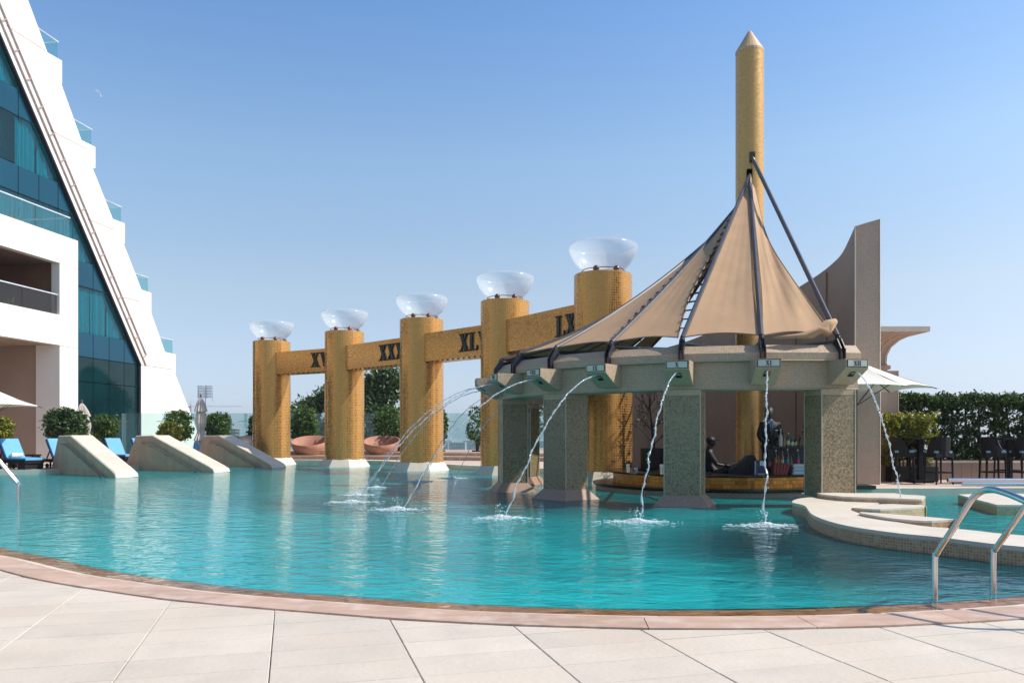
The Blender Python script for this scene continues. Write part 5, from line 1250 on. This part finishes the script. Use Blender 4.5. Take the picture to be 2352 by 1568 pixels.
# ================================================================ PEOPLE
def skin(name, joints, edges, m, parent, lvl=2, root=0):
    me = bpy.data.meshes.new(name); me.from_pydata([j[0] for j in joints], edges, []); me.materials.append(M[m])
    o = bpy.data.objects.new(name, me); COL.objects.link(o); o.parent = parent
    s = o.modifiers.new('skin', 'SKIN'); s.use_smooth_shade = True
    if not me.skin_vertices: 
        bpy.context.view_layer.update()
    for i, j in enumerate(joints):
        r = j[1]; r = (r, r) if not isinstance(r, tuple) else r
        me.skin_vertices[0].data[i].radius = r; me.skin_vertices[0].data[i].use_root = (i == root)
    sb = o.modifiers.new('sub', 'SUBSURF'); sb.levels = lvl; sb.render_levels = lvl
    # bake so that no modifier is left
    dg = bpy.context.evaluated_depsgraph_get(); ev_ = o.evaluated_get(dg); bm = bpy.data.meshes.new_from_object(ev_); o.modifiers.clear(); o.data = bm
    if not bm.materials: bm.materials.append(M[m])
    return o
def hand(mb, p, d, n_, s=1.):
    """palm and five unequal bent fingers; d towards the fingertips, n_ out of the back of the hand"""
    d, n_ = d.normalized(), n_.normalized(); x = d.cross(n_).normalized()
    mb.tube([p, p+d*.04*s, p+d*.085*s], [.024*s, .034*s, .032*s], 8)
    for k, l in enumerate((.070, .080, .074, .058)):
        a = p+d*.075*s+x*(-.027+.018*k)*s; mb.tube([a, a+d*l*.5*s, a+(d*l*.85-n_*l*.3)*s, a+(d*l-n_*l*.6)*s], [.0092*s, .009*s, .008*s, .005*s], 6)
    a = p+d*.025*s-x*.028*s; mb.tube([a, a+(d*.03-x*.028)*s, a+(d*.058-x*.03-n_*.012)*s], [.012*s, .010*s, .006*s], 6)
def head(mb, c, f, s=1., look_down=0.):
    """c centre of head, f facing direction"""
    f = f.normalized(); x = f.cross(V(0, 0, 1)).normalized()
    seg, rg = 20, 14; vs = []
    for i in range(rg+1):
        p = math.pi*i/rg-math.pi/2; sz = math.sin(p); cp = math.cos(p)
        for j in range(seg):
            a = 2*math.pi*j/seg; fx, sx = math.cos(a)*cp, math.sin(a)*cp
            k = 1-.30*max(0, -sz-.1)*(1 if fx < .3 else .75)
            ff = fx*.098*k; 
            if fx > .8 and -.35 < sz < .05: ff += .018*(1-abs(sz+.15)/.2) if abs(sx) < .22 else 0
            if fx > .6 and .0 < sz < .22 and abs(sx) > .15: ff -= .008
            vs.append(c+(f*ff+x*sx*.077*k+V(0, 0, sz*.125))*s)
    mb.add([s_*1 for s_ in vs], [[i*seg+j, i*seg+(j+1) % seg, (i+1)*seg+(j+1) % seg, (i+1)*seg+j] for i in range(rg) for j in range(seg)])
    for e in (-1, 1): mb.sphere(tuple(c+x*.078*e+V(0, 0, -.01)), .028, 8, 6, (.45, .7, 1.1))
# barman, standing, looking down to the left
bx, by, bz = 6.10, 19.05, .125
man = thing('person', 'standing man in a dark suit, pale blue shirt and tie behind the bar', 'person', (bx, by, bz))
H = 1.0
def L3(x, y, z): return (x, y, z)
J = [((0, 0, .95), (.15, .11)), ((0, 0, 1.15), (.14, .10)), ((0, -.01, 1.36), (.16, .11)), ((0, 0, 1.50), (.075, .07)), ((-.01, -.02, 1.58), .055),
     ((-.19, 0, 1.44), .07), ((-.25, -.02, 1.16), .05), ((-.17, -.22, .99), .035), ((.19, 0, 1.44), .07), ((.26, -.01, 1.16), .05), ((.09, -.24, 1.02), .035),
     ((-.09, 0, .88), .10), ((-.10, 0, .48), .065), ((-.11, .02, .08), .045), ((-.12, -.12, .03), .035), ((.09, 0, .88), .10), ((.10, 0, .48), .065), ((.11, .02, .08), .045), ((.12, -.12, .03), .035)]
E = [(0, 1), (1, 2), (2, 3), (3, 4), (2, 5), (5, 6), (6, 7), (2, 8), (8, 9), (9, 10), (0, 11), (11, 12), (12, 13), (13, 14), (0, 15), (15, 16), (16, 17), (17, 18)]
body = skin('body', J, E, 'skin_brown', man)
hb = MB(); head(hb, V(-.03, -.05, 1.70), V(-.55, -1, -.2), 1.18); hb.build('head', 'skin_brown', man, smooth=True, world=False)
hm = MB(); hand(hm, V(-.165, -.235, .985), V(.4, -.7, -.2), V(0, 0, 1)); hand(hm, V(.085, -.255, 1.01), V(-.5, -.6, -.1), V(0, 0, 1)); hm.build('hands', 'skin_brown', man, smooth=True, world=False)
hh = MB(); hh.sphere((-.02, -.02, 1.745), .115, 16, 10, (.84, .98, .98)); hh.build('hair', 'hair_black', man, smooth=True, world=False)
tb = MB(); sg = 24; rings = [(.185, .125, .80), (.19, .13, .95), (.175, .125, 1.13), (.205, .135, 1.32), (.215, .125, 1.41), (.17, .10, 1.475), (.085, .075, 1.525)]
tb.add([(a*math.cos(2*math.pi*j/sg), b*math.sin(2*math.pi*j/sg), z) for a, b, z in rings for j in range(sg)], [[i*sg+j, i*sg+(j+1) % sg, (i+1)*sg+(j+1) % sg, (i+1)*sg+j] for i in range(len(rings)-1) for j in range(sg)])
tb.build('jacket_front', 'suit', man, smooth=True, world=False)
J2 = [((0, 0, .90), (.17, .13)), ((0, 0, 1.15), (.165, .125)), ((0, -.01, 1.36), (.19, .13)), ((0, .01, 1.475), (.10, .085)), ((-.195, 0, 1.435), .085), ((-.265, -.02, 1.16), .066), ((-.18, -.20, 1.0), .05), ((.195, 0, 1.435), .085), ((.275, -.01, 1.16), .066), ((.11, -.22, 1.03), .05)]
skin('jacket', J2, [(0, 1), (1, 2), (2, 3), (2, 4), (4, 5), (5, 6), (2, 7), (7, 8), (8, 9)], 'suit', man)
J3 = [((0, 0, .93), (.155, .12)), ((-.09, 0, .86), .115), ((-.10, 0, .48), .085), ((-.11, .02, .10), .07), ((.09, 0, .86), .115), ((.10, 0, .48), .085), ((.11, .02, .10), .07)]
skin('trousers', J3, [(0, 1), (1, 2), (2, 3), (0, 4), (4, 5), (5, 6)], 'suit', man)
MB().extrude([(-.052, 1.50), (-.03, 1.36), (0, 1.20), (.03, 1.36), (.052, 1.50), (.04, 1.54), (-.04, 1.54)], V(-.01, -.150, 0), V(1, 0, 0), V(0, .0, 1), V(0, .02, 0)).build('shirt_front', 'shirt_blue', man, world=False)
MB().lathe([(.068, 1.50), (.062, 1.56)], 16, (-.01, -.015, 0)).build('collar', 'shirt_blue', man, world=False)
MB().extrude([(-.012, 1.51), (-.018, 1.34), (0, 1.22), (.018, 1.34), (.012, 1.51)], V(-.01, -.160, 0), V(1, 0, 0), V(0, 0, 1), V(0, .008, 0)).build('tie', 'tie_teal', man, world=False)
MB().box((.11, -.152, 1.30), (.06, .006, .012)).build('name_badge', 'steel', man, world=False)
# seated guest with a cap, seen between the piers
gx, gy = LX(1633, 19.0), 19.0
gu = thing('person', 'seated person in a navy top and dark cap, reclining beside the big pier', 'person', (gx, gy, -.075))
J = [((-.05, 0, .52), (.13, .12)), ((-.08, 0, .72), (.13, .11)), ((-.06, 0, .92), (.14, .10)), ((-.04, 0, 1.05), .085), ((-.01, -.01, 1.16), .07),
     ((-.06, -.17, .92), .06), ((.08, -.26, .70), .045), ((.28, -.18, .68), .035), ((-.06, .17, .92), .06), ((.08, .24, .70), .045), ((.28, .16, .70), .035),
     ((.12, -.10, .50), .095), ((.55, -.10, .70), .07), ((.78, -.12, .30), .05), ((.92, -.13, .26), .035), ((.12, .10, .50), .095), ((.55, .10, .66), .07), ((.80, .10, .30), .05), ((.94, .10, .26), .035)]
skin('body', J, E, 'skin_mid', gu)
hb = MB(); head(hb, V(.0, -.01, 1.22), V(1, -.3, -.2)); hb.build('head', 'skin_mid', gu, smooth=True, world=False)
hm = MB(); hand(hm, V(.29, -.18, .68), V(1, .1, -.1), V(0, 0, 1)); hand(hm, V(.29, .16, .70), V(1, -.1, -.1), V(0, 0, 1)); hm.build('hands', 'skin_mid', gu, smooth=True, world=False)
cp = MB(); cp.sphere((-.01, -.01, 1.27), .115, 16, 8, (.95, .85, .75)); cp.prism([(.05, -.09), (.19, -.10), (.21, -.03), (.18, .04), (.05, .07)], 1.255, 1.268); cp.build('cap', 'hair_black', gu, smooth='auto', world=False)
J2 = [((-.05, 0, .50), (.15, .14)), ((-.08, 0, .72), (.15, .13)), ((-.06, 0, .92), (.16, .12)), ((-.04, 0, 1.01), .08), ((-.06, -.175, .92), .078), ((.07, -.265, .72), .06), ((-.06, .175, .92), .078), ((.07, .245, .72), .06)]
skin('shirt', J2, [(0, 1), (1, 2), (2, 3), (2, 4), (4, 5), (2, 6), (6, 7)], 'shirt_navy', gu)
J3 = [((.0, 0, .50), (.14, .12)), ((.12, -.10, .50), .11), ((.55, -.10, .70), .085), ((.76, -.12, .34), .065), ((.12, .10, .50), .11), ((.55, .10, .66), .085), ((.78, .10, .34), .065)]
skin('trousers', J3, [(0, 1), (1, 2), (2, 3), (0, 4), (4, 5), (5, 6)], 'suit', gu)
ch = thing('lounge_chair', 'low dark rounded chair under the reclining person', 'chair', (gx+.3, gy, .125))
MB().box((gx+.0, gy, .34), (.75, .62, .18)).build('seat', 'dark_shelf', ch)
MB().extrude([(-.42, .2), (-.52, .95), (-.42, .95), (-.30, .3)], V(gx, gy-.3, .0), V(1, 0, 0), V(0, 0, 1), V(0, .6, 0)).build('backrest', 'dark_shelf', ch)
MB().extrude([(.40, .15), (.42, .50), (.62, .62), (.88, .84), (1.0, .86), (1.06, .76), (1.10, .15)], V(gx-.12, gy-.45, .0), V(1, 0, 0), V(0, 0, 1), V(0, .25, 0)).build('foot_bolster', 'dark_shelf', ch)
for a in (-.3, .3): MB().box((gx+a, gy, .19), (.06, .5, .14)).build('leg', 'dark_shelf', ch)

# ================================================================ WATER JETS AND SPLASHES
land = [(6.5, 13.36, .03), (3.69, 11.75, 0), (1.94, 12.3, 0), (-.11, 12.85, 0), (-1.94, 14.3, 0), (-3.04, 15.8, 0), (-3.30, 17.7, 0), (-3.30, 20.3, 0), (-2.6, 22.9, 0), (-1.7, 24.6, 0)]
for i, (lx, ly, lz) in enumerate(land):
    f = phis[i]; a = pp(f, 5.86, 2.43); b = V(lx, ly, lz); far_k = a.y/14.
    lab = 'falling jet of water from the spout marked %s' % hours[i]
    t = thing('water_jet', lab, 'water jet', tuple(b), group='water jets from the pavilion spouts')
    if i in (9,): t['label'] = 'thin distant water jet from the spout marked III, behind the pavilion'
    seed = i*7.3; n = 110; pts = []; rs = []
    side = V(-(b-a).y, (b-a).x, 0).normalized()
    for k in range(n+1):
        s = k/n; p = V(a.x+(b.x-a.x)*s, a.y+(b.y-a.y)*s, a.z+(b.z-a.z)*(s*s*.86+.14*s))
        am = (.004+.030*s**1.5)
        w1 = math.sin(s*38+seed)+.6*math.sin(s*83+seed*2)+.5*math.sin(s*21+seed*3); w2 = math.sin(s*45+seed*1.7)+.6*math.sin(s*97+seed)
        pts.append(p+side*am*w1*.55+V(0, 0, am*w2*.4))
        rs.append((.0105+.003*(i < 5))*(1+.75*math.sin(s*170+seed+2*math.sin(s*31))*min(1, s*2.2)+.35*math.sin(s*233+seed*2)*s)*(1-.25*s))
    MB().tube(pts, [max(.0025, r) for r in rs], 7).build('stream', 'jet_water', t, smooth=True)
    pts2 = [p+side*.012*math.sin(k*.55+seed)+V(0, 0, .012*math.cos(k*.55+seed)) for k, p in enumerate(pts)]
    MB().tube(pts2, [max(.003, .006*(1+.5*math.sin(k*1.3))) for k in range(n+1)], 5).build('stream', 'jet_water', t, smooth=True)
    dr = MB()
    for k in range(int(34)):
        s = .35+.65*random.random(); p = pts[int(s*n)]+V(random.gauss(0, .03*s), random.gauss(0, .03*s), random.gauss(0, .03*s)); dr.sphere(tuple(p), random.uniform(.004, .011), 5, 4)
    o = dr.build('droplets', 'jet_water', t, smooth=True); o['kind'] = 'stuff'
    # foam where it lands
    if i == 0: continue
    big = 1.0 if i <= 5 else .75
    dirv = V(b.x-a.x, b.y-a.y, 0).normalized(); fo_ = MB(); c0 = b+dirv*.12
    cvx = V(1, 0, 0)
    for k in range(900):
        r = abs(random.gauss(0, .145)); an = random.uniform(0, 2*math.pi)
        x, y = r*math.cos(an)*1.5*big, r*math.sin(an)*.85*big
        h = .05*math.exp(-(r/.11)**2)*random.random()*big
        q = c0+V(x, y, h); rr = random.uniform(.004, .015)*(1 if r < .25 else .7); fo_.sphere((q.x, q.y, max(q.z, .002)), rr, 6, 4, (1.6, 1.2, .8 if h > .02 else .35))
    for k in range(34):
        an = random.uniform(0, 2*math.pi); r = random.uniform(.2, .42)*big*(1+.5*random.random()**3); fo_.sphere((c0.x+r*math.cos(an)*1.3, c0.y+r*math.sin(an)*.9, .002), random.uniform(.008, .02), 6, 4, (3.2, 1.0, .25))
    for k in range(40):
        an = random.uniform(0, 2*math.pi); r = random.uniform(.0, .12); fo_.sphere((c0.x+r*math.cos(an), c0.y+r*math.sin(an), random.uniform(.05, .22)), random.uniform(.003, .008), 5, 4)
    o = fo_.build('splash', 'foam', t, smooth=True); o['kind'] = 'stuff'

# ================================================================ MOON
md_ = 3600.; mc = P3(221, 215, md_); mb = MB(); vs = []; n = 16; rm = 9.5/FX*md_
for k in range(n+1):
    a = R(-50+180*k/n); vs.append(((mc[0]+rm*math.cos(a+.0)), mc[1], mc[2]+rm*math.sin(a)))
    b = R(-50+180*k/n); vs.append(((mc[0]+rm*(math.cos(b)*1-.42*math.sin(math.pi*k/n)*math.cos(R(40)))), mc[1]+20, mc[2]+rm*(math.sin(b)-.42*math.sin(math.pi*k/n)*math.sin(R(40)))))
mb.add(vs, [[2*k, 2*k+1, 2*k+3, 2*k+2] for k in range(n)])
single('moon', mb, 'moon_glow', 'faint pale daytime half moon in the upper left sky', 'moon', mc)

# ================================================================ HAZE
m = bpy.data.materials.new('haze'); m.use_nodes = True; t_ = m.node_tree; t_.nodes.clear()
pv = t_.nodes.new('ShaderNodeVolumePrincipled'); pv.inputs['Color'].default_value = (.80, .86, .94, 1); pv.inputs['Density'].default_value = HAZE; pv.inputs['Anisotropy'].default_value = 0
oo = t_.nodes.new('ShaderNodeOutputMaterial'); t_.links.new(pv.outputs[0], oo.inputs['Volume']); M['haze'] = m
HAZE and single('haze', MB().box((0, 1750, 9.5), (4500, 3800, 48)), 'haze', 'thin pale haze filling the air out to the horizon', 'haze', kind='stuff')
